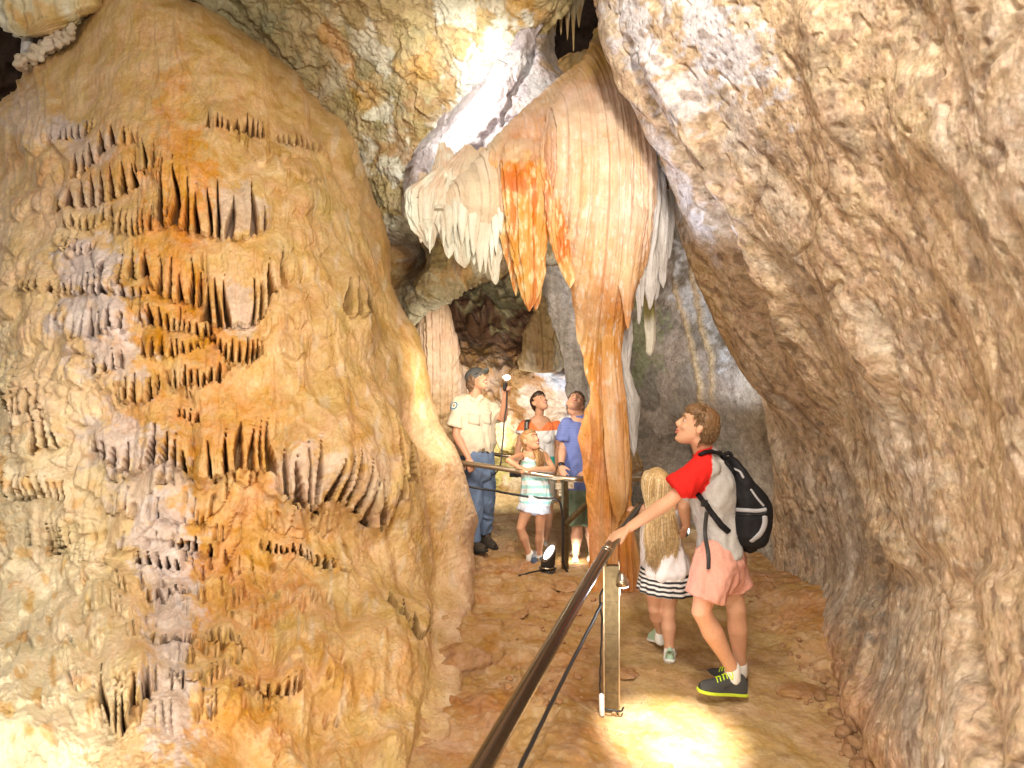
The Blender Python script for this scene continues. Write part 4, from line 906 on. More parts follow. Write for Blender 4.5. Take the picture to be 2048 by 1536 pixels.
# ------------------------------------------------------------------ loose rocks
def stone(x, y, sx, sy, sz, seed, label, cat="rock", group=None, c1=(.50, .26, .13), z=None, name="loose_rock", flat=0):
    n, mm = (18, 26) if sx < .06 else (60, 90)
    th = np.linspace(.02, math.pi - .02, n)[:, None]; ph = np.linspace(0, 2 * math.pi, mm, endpoint=False)[None, :]
    d = np.stack([np.sin(th) * np.cos(ph), np.sin(th) * np.sin(ph), np.cos(th) + 0 * ph], -1)
    rs = np.random.RandomState(seed); r = np.ones((n, mm))
    for k in range(11):
        q = rs.normal(size=3); q /= np.linalg.norm(q); cut = rs.uniform(.55, .9); dp = d @ q; r = np.where(dp * r > cut, cut / np.maximum(dp, .05), r)
    r = r * (1 + .14 * ridge(d[..., 0] * 1.6 + seed, d[..., 1] * 1.6, d[..., 2] * 1.6, 3) + .05 * fbm(d[..., 0] * 2 + seed, d[..., 1] * 2, d[..., 2] * 2, 3))
    V = d * r[..., None] * np.array((sx, sy, sz)); a = rs.uniform(0, 6.28); ca, sa = math.cos(a), math.sin(a)
    V = np.stack([V[..., 0] * ca - V[..., 1] * sa, V[..., 0] * sa + V[..., 1] * ca, V[..., 2] + V[..., 0] * rs.uniform(-.2, .2)], -1)
    C = base(V[..., 0], c1); C = mixc(C, (.30, .16, .09), sst(0, .4, fbm(d[..., 0] * 2, d[..., 1] * 2 + seed, d[..., 2] * 2)) * .6)
    me = mesh_np(name, V, grid_faces(n, mm, True)[:, ::-1], C)
    o = link(name, me, M_stone); o.location = (x, y, (ground_z(x, y) if z is None else z) + sz * (.35 if not flat else flat)); return prop(o, label, cat, group)
def onfloor(px, py, dz=0.0):
    Y = CZ * F / (py - HY); return (px - 1024) / F * Y, Y
rk = [(1132, 1182, .20, .12, .05, "flat reddish rock slab between the floor lamp and the thick handrail"),
      (1075, 1218, .13, .08, .04, "low brown rock left of the dark handrail, nearest the floor lamp cable"),
      (1040, 1245, .10, .06, .03, "small dark ledge stone beside the foot of the big mound"),
      (918, 1330, .17, .25, .12, "brown rock wedged against the foot of the orange mound, left of the handrail"),
      (1395, 1195, .14, .07, .05, "stone on the path edge behind the girl's striped skirt"),
      (1530, 1195, .10, .08, .08, "squarish brown rock at the grey wall behind the boy's knees"),
      (1600, 1385, .13, .10, .03, "flat slab on the path right of the running shoes"),
      (1248, 1352, .08, .12, .02, "flat pale stone just right of the handrail post"),
      (1330, 1560, .22, .2, .012, "flat yellow slab at the bottom edge of the path")]
for i, (px, py, a, b, c_, lb) in enumerate(rk):
    x, y = onfloor(px, py); stone(x, y, a, b, c_, 100 + i, lb, c1=(.40, .22, .095), flat=.02)
rs = np.random.RandomState(12)
pts = [(1640, 1378), (1655, 1392), (1668, 1410), (1660, 1432), (1682, 1440), (1690, 1458), (1676, 1470), (1700, 1478), (1694, 1494), (1712, 1500), (1700, 1518), (1722, 1522), (1708, 1536), (1732, 1540), (1648, 1358), (1632, 1400), (1686, 1505), (1740, 1560)]
for i, (px, py) in enumerate(pts):
    x, y = onfloor(px, py); s_ = rs.uniform(.022, .05); stone(x + .03, y, s_, s_ * .9, s_ * .8, 200 + i, "fist-sized brown stone in the row along the foot of the right-hand wall", "stone", "stones along the foot of the right wall", c1=(.34, .20, .10), name="loose_stone")
for i in range(40):
    px = rs.uniform(1060, 1200); py = rs.uniform(1190, 1460)
    x, y = onfloor(px - (py - 1190) * .25, py); s_ = rs.uniform(.012, .03); stone(x, y, s_, s_, s_ * .7, 300 + i, "small reddish pebble scattered in the clay strip left of the handrail post", "pebble", "pebbles left of the handrail post", c1=(.44, .24, .11), name="pebble")
for i in range(34):
    px = rs.uniform(1500, 1690); py = 1190 + (px - 1500) * 1.4 + rs.uniform(-40, 60)
    x, y = onfloor(px, py); s_ = rs.uniform(.008, .022); stone(x, y, s_, s_, s_ * .7, 400 + i, "small gravel chip strewn on the path near the right-hand wall", "pebble", "gravel chips near the right wall", c1=(.38, .22, .11), name="pebble")

rs = np.random.RandomState(33)
for i in range(90):
    px = rs.uniform(1000, 1560); py = rs.uniform(1160, 1500)
    if px > 1240 and py > 1250 and px < 1600 - (1500 - py) * .1 and rs.rand() < .75: continue
    x, y = onfloor(px, py); s_ = rs.uniform(.006, .018); stone(x, y, s_, s_ * .9, s_ * .7, 600 + i, "tiny stone chip scattered over the clay path", "pebble", "stone chips on the path", c1=(.46, .28, .14), name="pebble")
# ------------------------------------------------------------------ top left roof stub and small hanging stalactites
def c_cream(X, Y, Z, px, py, H):
    C = base(X, (.66, .58, .36)); s = fbm(X * 5, Z * 3, Y, 4)
    C = mixc(C, (.60, .36, .10), sst(.05, .3, s) * .7); return mixc(C, (.72, .72, .62), sst(0, .3, -s) * .7)
single("roof_flowstone", [(-160,-180,230,6.6),(-40,-90,200,6.5),(10,-40,180,6.4),(40,0,150,6.4),(62,12,100,6.4),(74,20,60,6.4)], 6.4, c_cream, "cream and orange flowstone lump hanging from roof at top left corner", "rock formation", thick=.5, nf=9, fa=.05, bump=.05, nseg=220, seed=81)
single("stalagmite", [(40,44,66),(70,46,64),(100,44,62),(122,40,66)], 6.6, c_grey, "short thin white pillar joining roof lump and ledge, top left", "rock formation", thick=.9, nf=4, fa=.01, bump=.02, nseg=60, seed=82, tip=False)
m = MB(); rs = np.random.RandomState(4)
for k in range(170):
    t = rs.uniform(0, 1); p = P(34 + 112 * t, 134 - 72 * t + rs.uniform(-16, 13), 6.5 + rs.uniform(-.1, .1)); m.ball(p, rs.uniform(.02, .042), seg=10)
o = blend(m, "popcorn_ledge", M_drap, None, .012, 1, colf=lambda V: np.tile(np.array((.58, .48, .36), np.float32), (len(V), 1)), disp=lambda V: .014 * pn(V[:, 0] * 25, V[:, 2] * 25, V[:, 1] * 25)); prop(o, "knobbly pale ledge of cave popcorn below the short pillar, top left", "rock formation")
SL = ['medium brown stalactite left of the long middle one in the dark hole', 'long thin brown stalactite in the middle in the dark hole, top centre', 'longest thin brown stalactite, rightmost in the row in the dark hole', 'short broad brown stalactite at the right end of the dark hole', 'broad brown stalactite at the left edge of the dark hole, top centre', 'stubby brown stalactite just right of the broad leftmost one in the dark hole']
for i, (x, top, bot, wd) in enumerate([(1122,20,72,9),(1135,10,80,10),(1147,12,104,8),(1158,5,56,14),(1098,30,60,16),(1110,28,66,12)]):
    single("stalactite", [(top - 40, x - wd, x + wd), (top, x - wd * .7, x + wd * .7), ((top + bot) / 2, x - wd * .35, x + wd * .3), (bot, x - 1, x + 1)], 6.3, c_brown, SL[i], "stalactite", "small stalactites in the dark hole", thick=.8, nf=3, fa=.01, bump=.01, nseg=40, seed=90 + i)
single("roof_boulder", [(-60,1195,1260,5.0),(10,1200,1250,4.95),(60,1205,1242,4.95),(95,1222,1250,4.95),(125,1236,1258,5.0)], 5, c_brown, "rounded olive rock knob beside the dark hole at the top centre", "rock", thick=.8, nf=5, fa=.03, bump=.04, nseg=160, seed=97)

# ------------------------------------------------------------------ people
M_skin = attr_mat("skin", .5, .12, 90, sss=.12, var=.06, spec=.4)
M_cloth = attr_mat("cloth", .9, .35, 160, var=.10, spec=.15)
M_hair = attr_mat("hair", .5, .3, 60, var=.25, spec=.4)
M_shoe = attr_mat("shoe_fabric", .75, .3, 200, var=.12)
M_eye = plain("eye_white", (.50, .46, .43), .3); M_iris = plain("iris", (.03, .02, .015), .2); M_lip = plain("lip", (.50, .16, .12), .5); M_teeth = plain("teeth", (.85, .82, .76), .3)
M_nylon = plain("backpack_nylon", (.010, .009, .011), .7, spec=.2, bump=.5, bscale=30, var=.25); M_trim = plain("grey_trim", (.33, .32, .34), .6)
M_strap = plain("strap_webbing", (.03, .03, .03), .6, bump=.3, bscale=200); M_leather = plain("leather", (.06, .03, .02), .45)
M_lime = plain("lime_rubber", (.50, .66, .03), .5); M_white = plain("sock_cotton", (.78, .77, .75), .9, bump=.4, bscale=200)
M_gold = plain("zip_pull", (.6, .42, .12), .35, .8)

def V3(*a): return Vector(a)
def head_shapes(m, c, M, s=1.0, jaw=1.0, c_=None):
    """skull, jaw, nose, ears; c = head centre; M = frame (right, forward, up)"""
    rg = [(-.118, .060, .014, .014), (-.108, .052, .030 * jaw, .034), (-.090, .040, .043 * jaw, .052), (-.062, .022, .056 * jaw, .072), (-.03, .010, .064, .085), (.01, .001, .071, .094), (.05, -.003, .074, .096), (.08, -.006, .068, .085), (.103, -.010, .049, .060), (.116, -.012, .022, .028)]
    V = []; seg = 22
    for z, y, rx, ry in rg:
        for k in range(seg):
            a = 2 * math.pi * k / seg; sy = math.sin(a); q = V3(rx * math.cos(a), y + ry * sy * (1.0 if sy > 0 else .95), z) * s; V.append(M @ q + c)
    n = len(rg); Fc = [(i * seg + k, i * seg + (k + 1) % seg, (i + 1) * seg + (k + 1) % seg, (i + 1) * seg + k) for i in range(n - 1) for k in range(seg)] + [tuple(range(seg))[::-1], tuple((n - 1) * seg + k for k in range(seg))]
    m.add([tuple(v) for v in V], Fc)
    T = lambda x, y, z: M @ (V3(x, y, z) * s) + c
    m.tube([T(0, .088, .028), T(0, .100, .005), T(0, .112, -.018), T(0, .104, -.028)], [.008 * s, .010 * s, .013 * s, .010 * s], 10)
    for sx in (-1, 1):
        m.ball(T(.012 * sx, .098, -.024), .009 * s, seg=8)
        m.ball(T(.036 * sx, .066, -.022), (.024 * s, .024 * s, .022 * s), seg=10)
        m.tube([T(.012 * sx, .090, .034), T(.045 * sx, .078, .036)], [.008 * s], 8)
        m.ball(T(.079 * sx, -.010, -.004), (.009 * s, .018 * s, .031 * s), M, seg=10)
        m.ball(T(.085 * sx, -.016, .006), (.007 * s, .015 * s, .022 * s), M, seg=10)
    m.ball(T(0, .090, -.056), (.022 * s, .013 * s, .012 * s), M, seg=10)
    m.ball(T(0, .082, -.100), (.020 * s, .016 * s, .014 * s), M, seg=10)
def face_parts(par, c, M, s=1.0, brow=(.10, .06, .04), smile=True, lip=None):
    T = lambda x, y, z: M @ (V3(x, y, z) * s) + c
    for sx in (-1, 1):
        m = MB(); m.ball(T(.031 * sx, .0770, .012), (.0140 * s, .009 * s, .0058 * s), M, 12); e = m.obj("eye", M_eye, par)
        m = MB(); m.ball(T(.031 * sx, .0840, .0125), (.0070 * s, .0040 * s, .0064 * s), M, 10); o = m.obj("iris", M_iris, e)
        o.matrix_parent_inverse = Matrix.Identity(4)
        m = MB(); m.tube([T(.014 * sx, .0985, .034), T(.032 * sx, .093, .042), T(.050 * sx, .080, .036)], [(.004 * s, .004 * s)], 8, smooth=3, c=brow); m.obj("eyebrow", M_hair, par, col_=True)
    m = MB()
    m.tube([T(-.026, .086, -.052), T(-.012, .100, -.050), T(0, .103, -.049), T(.012, .100, -.050), T(.026, .086, -.052)], [.0035 * s, .0045 * s, .0045 * s, .0045 * s, .0035 * s], 8, smooth=3)
    m.tube([T(-.025, .086, -.053), T(-.012, .098, -.066), T(0, .101, -.069), T(.012, .098, -.066), T(.025, .086, -.053)], [.0035 * s, .0050 * s, .0055 * s, .0050 * s, .0035 * s], 8, smooth=3)
    m.obj("lips", M_lip, par)
    if smile:
        m = MB(); m.ball(T(0, .0965, -.059), (.019 * s, .0065 * s, .0075 * s), M, 12); m.obj("teeth", M_teeth, par)
def hand_shapes(m, w, d, n, side=1, s=1.0, curl=(25, 35, 25), spread=4, thumb=40):
    """w wrist, d direction of fingers, n palm normal (the way the fingers curl); side +1: thumb on d x n side"""
    d = Vector(d).normalized(); n = Vector(n); n = (n - d * n.dot(d)).normalized(); a = d.cross(n) * side   # a: towards the thumb
    k = w + d * .088 * s
    m.tube([w - d * .015 * s, w + d * .01 * s, w + d * .045 * s, k], [(.024 * s, .019 * s), (.026 * s, .017 * s), (.037 * s, .015 * s), (.038 * s, .013 * s)], 14, lat=a)
    for i, (off, L, r) in enumerate([(.030, .072, .0090), (.010, .080, .0092), (-.010, .075, .0088), (-.029, .058, .0080)]):
        p = w + d * (.086 - .006 * (i == 3)) * s + a * off * s; dd = (Matrix.Rotation(R(spread * (1.5 - i)) * side * -1, 3, n) @ d).normalized(); ax = dd.cross(n)
        pts = [p - dd * .02 * s, p]; rr = [r * s * 1.1, r * s * 1.08]
        for j, (fr, cu) in enumerate(zip((.44, .32, .24), curl)):
            dd = Matrix.Rotation(R(cu * (1 + .08 * i)), 3, ax) @ dd; pts.append(pts[-1] + dd * L * fr * s); rr.append(r * s * (1 - .13 * (j + 1)))
        m.tube(pts, rr, 10)
    p = w + d * .022 * s + a * .024 * s; dd = (d * math.cos(R(thumb)) + a * math.sin(R(thumb)) + n * .25).normalized()
    q = p + dd * .036 * s; d2 = (d * .8 + a * .35 + n * .4).normalized()
    m.tube([p - dd * .01 * s, p, q, q + d2 * .026 * s, q + d2 * .046 * s], [.013 * s, .0135 * s, .0115 * s, .0105 * s, .008 * s], 10)
def arm_shapes(m, sh, el, wr, s=1.0, up=.046, lo=.040, wrr=.026):
    e2 = el + (wr - el) * .25
    m.tube([sh, sh.lerp(el, .35), sh.lerp(el, .8), el, e2, el.lerp(wr, .7), wr], [up * s, up * s * 1.0, lo * s, lo * s * .95, lo * s * 1.02, .031 * s, wrr * s], 14)
def leg_shapes(m, hip, kn, an, s=1.0, th=.082, cf=.056, ak=.036):
    fw = V3(0, 0, 0)
    m.tube([hip, hip.lerp(kn, .4), hip.lerp(kn, .85), kn, kn.lerp(an, .15), kn.lerp(an, .35), kn.lerp(an, .75), an], [th * s, th * s * .92, th * s * .68, .056 * s, .052 * s, cf * s, .040 * s, ak * s], 16)
def skinc(c, dark=None):
    c = np.array(c, np.float32)
    def f(V):
        n = fbm(V[:, 0] * 6, V[:, 2] * 6, V[:, 1] * 6, 3)[:, None]; C = c * (1 + .16 * n); C[:, 1:] *= (1 - .14 * np.maximum(n, 0)); return C.astype(np.float32)
    return f
def fold(a=.006, fr=9, ax=(1, .5)):
    a = a * 1.5
    def f(V):
        x, y, z = V[:, 0], V[:, 1], V[:, 2]
        w_ = pn(x * fr * .6, z * fr * .5, y * fr * .6)
        return a * (ridge(x * fr + w_, z * fr * .45 + w_, y * fr, 2) - .3) + .4 * a * pn(x * fr * 3, z * fr * 2, y * fr * 3)
    return f
def torso(m, pts, rad, lat, sh=None, shr=.055):
    m.tube(pts, rad, 26, lat=lat, smooth=5)
    if sh:
        top = Vector(pts[-1])
        for q in sh: m.ball(q, shr, seg=14); m.tube([top + (q - top) * .1, q], [shr * .8, shr * .95], 12)
def shoe(par, heel, toe, c, sole=(.6, .6, .6), s=1.0, name="shoe", laces=None, high=.0, label=None, width=1.0, root=None):
    """heel, toe: points on the sole line"""
    heel = Vector(heel); toe = Vector(toe); f = (toe - heel); L = f.length; f.normalize(); up = V3(0, 0, 1); up = (up - f * up.dot(f)).normalized(); r = f.cross(up)
    W = .040 * s * width
    pr = [(0.0, .6, .055), (.06, .78, .085), (.16, .82, .098 + high), (.30, .80, .105 + high), (.42, .84, .090), (.55, .95, .068), (.72, 1.04, .055), (.86, .95, .046), (.96, .66, .036), (1.0, .35, .026)]
    V = []; seg = 20
    for t, wd, h in pr:
        cen = heel + f * (t * L) + up * .018 * s
        for k in range(seg):
            a = 2 * math.pi * k / seg; ca, sa = math.cos(a), math.sin(a); z = (h * s * sa if sa > 0 else .012 * s * sa)
            V.append(cen + r * (W * wd * np.sign(ca) * abs(ca)**.8 * (1 - .35 * max(sa, 0)**2 * (1 if t > .05 else .2))) + up * z)
    n = len(pr); Fc = [(i * seg + k, i * seg + (k + 1) % seg, (i + 1) * seg + (k + 1) % seg, (i + 1) * seg + k) for i in range(n - 1) for k in range(seg)] + [tuple(range(seg)), tuple((n - 1) * seg + k for k in range(seg))[::-1]]
    m = MB(); m.add([tuple(v) for v in V], Fc, c); me = bake(m.mesh(name, True, True), [('SUBSURF', dict(levels=1))]); o = link(name, me, M_shoe, par)
    if label: o["label"] = label
    m = MB(); V = []
    for t, wd, h in pr:
        tt = -.02 + t * 1.04
        for zz, ex in ((0, 1.06), (.016, 1.12), (.026, 1.06)):
            pass
    out = [(t, wd) for t, wd, h in pr]; ring = [heel + f * ((-.025 + t * 1.05) * L) + r * W * wd * 1.12 for t, wd in out] + [heel + f * ((-.025 + t * 1.05) * L) - r * W * wd * 1.12 for t, wd in out[::-1]]
    k = len(ring); m.add([tuple(q) for q in ring] + [tuple(q + up * .016 * s) for q in ring], [tuple(range(k))[::-1], tuple(range(k, 2 * k))] + [(i, (i + 1) % k, k + (i + 1) % k, k + i) for i in range(k)], sole)
    so = m.obj("sole", M_shoe, o, bevel=.004, col_=True); so.matrix_parent_inverse = Matrix.Identity(4)
    if laces is not None:
        m = MB()
        for i in range(5):
            t = .40 + .065 * i; h = (.094 - .008 * i) * s; p = heel + f * (t * L) + up * (h + .014 * s); sg = 1 if i % 2 else -1
            m.tube([p - r * .020 * s - up * .012 * s, p + up * .004 * s, p + r * .020 * s - up * .012 * s + f * .012 * sg], [.0035 * s], 6, c=laces)
        for sg in (-1, 1):
            p = heel + f * (.40 * L) + up * .112 * s; m.tube([p, p + r * .03 * sg * s + up * .012 * s, p + r * .042 * sg * s - up * .02 * s, p + r * .012 * sg * s + f * .01], [.003 * s], 6, smooth=3, c=laces)
        l = m.obj("laces", M_shoe, o, col_=True); l.matrix_parent_inverse = Matrix.Identity(4)
    return o
def hair_volume(par, name, balls, colr, M, c, s=1.0, voxel=.005, amp=.006, fr=60, tip=None):
    m = MB()
    for p, r in balls: m.ball(M @ (V3(*p) * s) + c, tuple(q * s for q in r), M, 20)
    Mi = np.array(M.transposed()); cc = np.array(c); base_ = np.array(colr, np.float32)
    def loc(V): return (V - cc) @ Mi.T
    def d(V):
        q = loc(V) / s; a = np.arctan2(q[:, 0], -q[:, 1]); return amp * s * (ridge(a * 7, q[:, 2] * 9, 3, 2) + pn(q[:, 0] * fr, q[:, 2] * fr * .5, q[:, 1] * fr))
    def cf(V):
        q = loc(V) / s; a = np.arctan2(q[:, 0], -q[:, 1]); n = fbm(a * 12, q[:, 2] * 8, 5, 3)[:, None]; return np.clip(base_ * (1 + .5 * n), 0, 1)
    return blend(m, name, M_hair, par, voxel, 2, colf=cf, disp=d)
def locks(par, name, lines, r, cols, mat=None, seg=4):
    """many tapered strands in one mesh: the hair of one head"""
    m = MB()
    for i, L in enumerate(lines):
        n = len(L); rr = [r * (1.0 - .75 * (k / (n - 1))**2) for k in range(n)]; m.tube(L, rr, seg, cap=False, c=cols[i % len(cols)])
    return m.obj(name, mat or M_hair, par, col_=True)
def short_hair(par, M, c, s, n, length, cols, zmin=-.03, front=.055, seed=1, r=.0028, comb=(0, .3, .3)):
    rs = np.random.RandomState(seed); L = []
    while len(L) < n:
        v = rs.normal(size=3); v /= np.linalg.norm(v); q = V3(v[0] * .078, v[1] * .100 - .006, v[2] * .108 + .012)
        if q.z < zmin - .06 * (q.y < -.03): continue
        if q.y > front - .0 and q.z < .062 + .25 * (q.y - front): continue
        if abs(q.x) > .05 and q.y > -.025 and q.z < .035: continue
        if q.y > .035 and q.z < .070: continue
        nr = V3(v[0], v[1], v[2]); cb = V3(*comb); t = (nr * .8 + cb + V3(*(rs.normal(size=3) * .22))).normalized(); ll = length * rs.uniform(.6, 1.2)
        dwn = V3(0, -.2, -.6) if q.y < -.02 or q.z < .04 else V3(0, .1, 0)
        p0 = q; p1 = q + (t * .5 + dwn * .25) * ll * .5; p2 = p1 + (t * .25 + dwn * .6 + cb * .3).normalized() * ll * .5
        L.append([M @ (p * s) + c for p in (p0, p1, p2)])
    return locks(par, "hair", L, r * s, cols)

def fitted(px, py, Y): return P(px, py, Y)
def Z2(zx, zy, Y): return P(1160 + zx / 2.259, 780 + zy / 2.259, Y)     # readings from two enlargements
def Z1(zx, zy, Y): return P(860 + zx / 3.268, 700 + zy / 3.268, Y)

from mathutils.bvhtree import BVHTree
def caster(o, Z, Y):
    t = BVHTree.FromPolygons([v.co for v in o.data.vertices], [p.vertices for p in o.data.polygons]); eye = Vector((0, 0, CZ))
    def on(zx, zy, lift=.004):
        d = (Z(zx, zy, Y) - eye).normalized(); h_, n_, i_, ds = t.ray_cast(eye, d)
        return (h_ + n_ * lift, n_) if h_ is not None else (Z(zx, zy, Y), Vector((0, -1, 0)))
    return on
def patch(on, x0, y0, x1, y1, th, c, skew=0, n=5):
    """a sewn-on panel that follows the cloth"""
    m = MB(); V = []
    for lay in (th, -.004):
        for i in range(n):
            for j in range(n): V.append(tuple(on(x0 + (x1 - x0) * j / (n - 1), y0 + (y1 - y0) * i / (n - 1) + skew * j / (n - 1), lay)[0]))
    k = n * n; Fc = [(i * n + j, (i + 1) * n + j, (i + 1) * n + j + 1, i * n + j + 1) for i in range(n - 1) for j in range(n - 1)]
    Fc += [tuple(k + a for a in f[::-1]) for f in Fc]; ed = [j for j in range(n)] + [i * n + n - 1 for i in range(1, n)] + [(n - 1) * n + j for j in range(n - 2, -1, -1)] + [i * n for i in range(n - 2, 0, -1)]
    Fc += [(a, b, k + b, k + a) for a, b in zip(ed, ed[1:] + ed[:1])]; m.add(V, Fc, c); return m

# ---------------- boy with backpack (3.77 m away)
def boy():
    Y = 3.77
    g = empty("person", P(1440, 1392, Y), "teenage boy in red sleeved grey shirt, pink shorts and black backpack, reaching for the rail", "person")
    hd = Z2(530, 168, Y - .02); f = V3(-.93, .22, .34); M = frame(f, (0, 0, 1))
    neck = Z2(560, 288, Y); shL = Z2(560, 345, Y - .15); shR = Z2(560, 335, Y + .17); elL = Z2(408, 500, Y - .16); wrL = Z2(222, 622, Y - .10)
    latv = V3(-.15, 1, 0)
    m = MB(); head_shapes(m, hd, M, .97)
    m.tube([hd + M @ V3(0, -.03, -.05), neck + V3(-.0, 0, 0), neck + V3(.02, 0, -.07)], [.056, .054, .066], 16)
    arm_shapes(m, shL, elL, wrL, .98)
    hand_shapes(m, wrL, Z2(120, 676, Y - .12) - wrL, (0.2, .15, -1), 1, 1.0, (8, 14, 12), 5, 32)
    elR = Z2(470, 520, Y + .22); wrR = Z2(480, 610, Y + .38); arm_shapes(m, shR, elR, wrR, .95); hand_shapes(m, wrR, (-.3, .2, -1), (-.5, .5, -.2), -1, .95)
    hipL = Z2(600, 760, Y - .10); knL = Z2(548, 1000, Y - .13); anL = Z2(690, 1262, Y - .06)
    hipR = Z2(655, 760, Y + .10); knR = Z2(706, 990, Y + .08); anR = Z2(722, 1240, Y + .16)
    leg_shapes(m, hipL, knL, anL, .98, .082, .060, .038); leg_shapes(m, hipR, knR, anR, .98, .082, .058, .038)
    m.tube([Z2(632, 700, Y), Z2(630, 780, Y)], [.085, .09], 16)
    m.tube([anL, Z2(650, 1345, Y - .06)], [.035, .03], 10); m.tube([anR, Z2(690, 1320, Y + .16)], [.035, .03], 10)
    b = blend(m, "body", M_skin, g, .0065, 4, skinc((.62, .34, .21)))
    face_parts(b, hd, M, .97, (.25, .14, .06), smile=False)
    # shirt: grey trunk, red raglan sleeves
    m = MB()
    m.tube([Z2(630, 728, Y), Z2(624, 640, Y), Z2(604, 560, Y), Z2(590, 470, Y), Z2(578, 380, Y), Z2(572, 310, Y)], [(.150, .112), (.138, .104), (.14, .106), (.165, .118), (.175, .112), (.10, .075)], 28, lat=latv, smooth=5)
    for q in (shL, shR): m.ball(q + V3(.02, 0, 0), .062)
    m.tube([neck + V3(.01, 0, -.02), shL], [.055, .062], 14); m.tube([neck + V3(.01, 0, -.02), shR], [.055, .062], 14)
    slv = Z2(438, 452, Y - .16); m.tube([shL + V3(.01, 0, 0), shL.lerp(slv, .5), slv], [.066, .070, .080], 18, cap='a')
    slr = shR.lerp(elR, .6); m.tube([shR, slr], [.064, .070], 16)
    a0 = np.array(Z2(596, 300, Y)); red = np.array((.62, .020, .016), np.float32); gry = np.array((.42, .40, .39), np.float32)
    def cf(V):
        # raglan seam: a slanting line from the neck down under the arm
        sx = (V[:, 0] / V[:, 1] * F + 1024 - 1160) * 2.259; sz = (HY + (CZ - V[:, 2]) / V[:, 1] * F - 780) * 2.259
        seam = np.interp(sz, [250, 290, 360, 420, 480, 520], [600, 598, 598, 585, 545, 520])
        k = ((sx < seam) & (sz < 490)).astype(np.float32)[:, None]
        hth = (1 + .12 * fbm(V[:, 0] * 60, V[:, 2] * 60, V[:, 1] * 60, 2))[:, None]
        return gry * (1 - k) * hth + red * k
    sh = blend(m, "shirt", M_cloth, g, .0085, 5, cf, fold(.010, 8)); sh["label"] = "grey shirt with red raglan sleeves"
    m = MB()
    for k in range(28):
        a = 2 * math.pi * k / 27
    m.tube([neck + V3(.012 + .066 * math.cos(a) * 1.0, .066 * math.sin(a), -.035 + .03 * math.cos(a)) for a in np.linspace(0, 2 * math.pi, 28)], [.009], 8, cap=False, c=(.6, .02, .02)); m.obj("collar", M_cloth, sh, col_=True).matrix_parent_inverse = Matrix.Identity(4)
    # shorts
    m = MB(); wst = Z2(632, 690, Y)
    m.tube([wst, Z2(628, 760, Y), Z2(622, 820, Y)], [(.135, .105), (.150, .125), (.150, .13)], 26, lat=latv, smooth=3)
    m.tube([Z2(615, 760, Y - .09), Z2(590, 860, Y - .11), Z2(568, 936, Y - .12)], [(.105, .110), (.102, .105), (.104, .104)], 22, lat=latv, cap='a')
    m.tube([Z2(655, 760, Y + .09), Z2(690, 850, Y + .10), Z2(706, 895, Y + .10)], [(.105, .11), (.098, .096), (.098, .094)], 22, lat=latv, cap='a')
    def cs(V): return (np.array((.66, .33, .26), np.float32) * (1 + .10 * fbm(V[:, 0] * 90, V[:, 2] * 14, V[:, 1] * 90, 2))[:, None]).astype(np.float32)
    blend(m, "shorts", M_cloth, g, .0085, 4, cs, fold(.011, 9))["label"] = "pink shorts"
    # socks, shoes
    for an, he, to, lb in ((anL, Z2(745, 1378, Y - .06), Z2(535, 1352, Y - .10), None), (anR, Z2(752, 1352, Y + .16), Z2(575, 1290, Y + .30), None)):
        m = MB(); m.tube([an + V3(0, 0, .008), an + V3(0, 0, -.05)], [(.040), (.044)], 18); m.obj("sock", M_white, g)
        shoe(g, he + V3(0, 0, -.0), to + V3(0, 0, -.01), (.055, .055, .055), (.50, .62, .04), 1.02, laces=(.55, .78, .02))
    # check-mark logo on the outer side of the near shoe
    m = MB(); q = lambda x, y: tuple(Z2(x, y, Y - .135)); m.add([q(640, 1338), q(655, 1352), q(700, 1332), q(654, 1345), q(645, 1341)], [(0, 1, 3, 4), (1, 2, 3)]); lo = m.obj("shoe_logo", M_dgrey, g, smooth=False); 
    # hair
    hair_volume(b, "hair", [((0, -.024, .036), (.083, .090, .094)), ((0, .020, .078), (.070, .074, .046)), ((0, -.055, -.030), (.062, .050, .062))], (.17, .088, .038), M, hd, .97, amp=.004)
    short_hair(b, M, hd, 1.02, 3600, .028, [(.20, .105, .045), (.15, .075, .03), (.28, .16, .07), (.11, .055, .024), (.34, .21, .10)], seed=4, comb=(0, .25, -.25), r=.0016)
    # backpack
    bp = empty("backpack", Z2(750, 690, Y + .02), "black backpack with grey trim worn on the boy's back", "backpack")
    latb = latv
    m = MB()
    m.tube([Z2(745, 692, Y), Z2(748, 665, Y), Z2(752, 620, Y), Z2(757, 560, Y), Z2(750, 515, Y), Z2(728, 460, Y), Z2(706, 410, Y), Z2(686, 360, Y), Z2(672, 322, Y)], [(.10, .045), (.145, .095), (.155, .112), (.155, .116), (.152, .112), (.145, .088), (.135, .066), (.12, .050), (.09, .030)], 26, lat=latb, smooth=4)
    m.tube([Z2(740, 560, Y - .03), Z2(745, 640, Y - .03)], [(.135, .09), (.13, .09)], 20, lat=latb)
    b2 = blend(m, "bag", M_nylon, bp, .009, 3, None, fold(.010, 6))
    from mathutils.bvhtree import BVHTree
    def bvh(o): return BVHTree.FromPolygons([v.co for v in o.data.vertices], [p.vertices for p in o.data.polygons])
    tb = bvh(b2); ts = bvh(sh); eye = Vector((0, 0, CZ))
    def on(t, zx, zy, lift=.004):
        d = (Z2(zx, zy, Y) - eye).normalized(); h_, n_, i_, ds = t.ray_cast(eye, d)
        return (h_ + n_ * lift) if h_ is not None else Z2(zx, zy, Y)
    def ribbon(name, pts, wd, th, mat, par, lat, label=None):
        m = MB(); m.tube(pts, [(wd, th)], 8, lat=lat, smooth=6); o = m.obj(name, mat, par); 
        if label: o["label"] = label
        return o
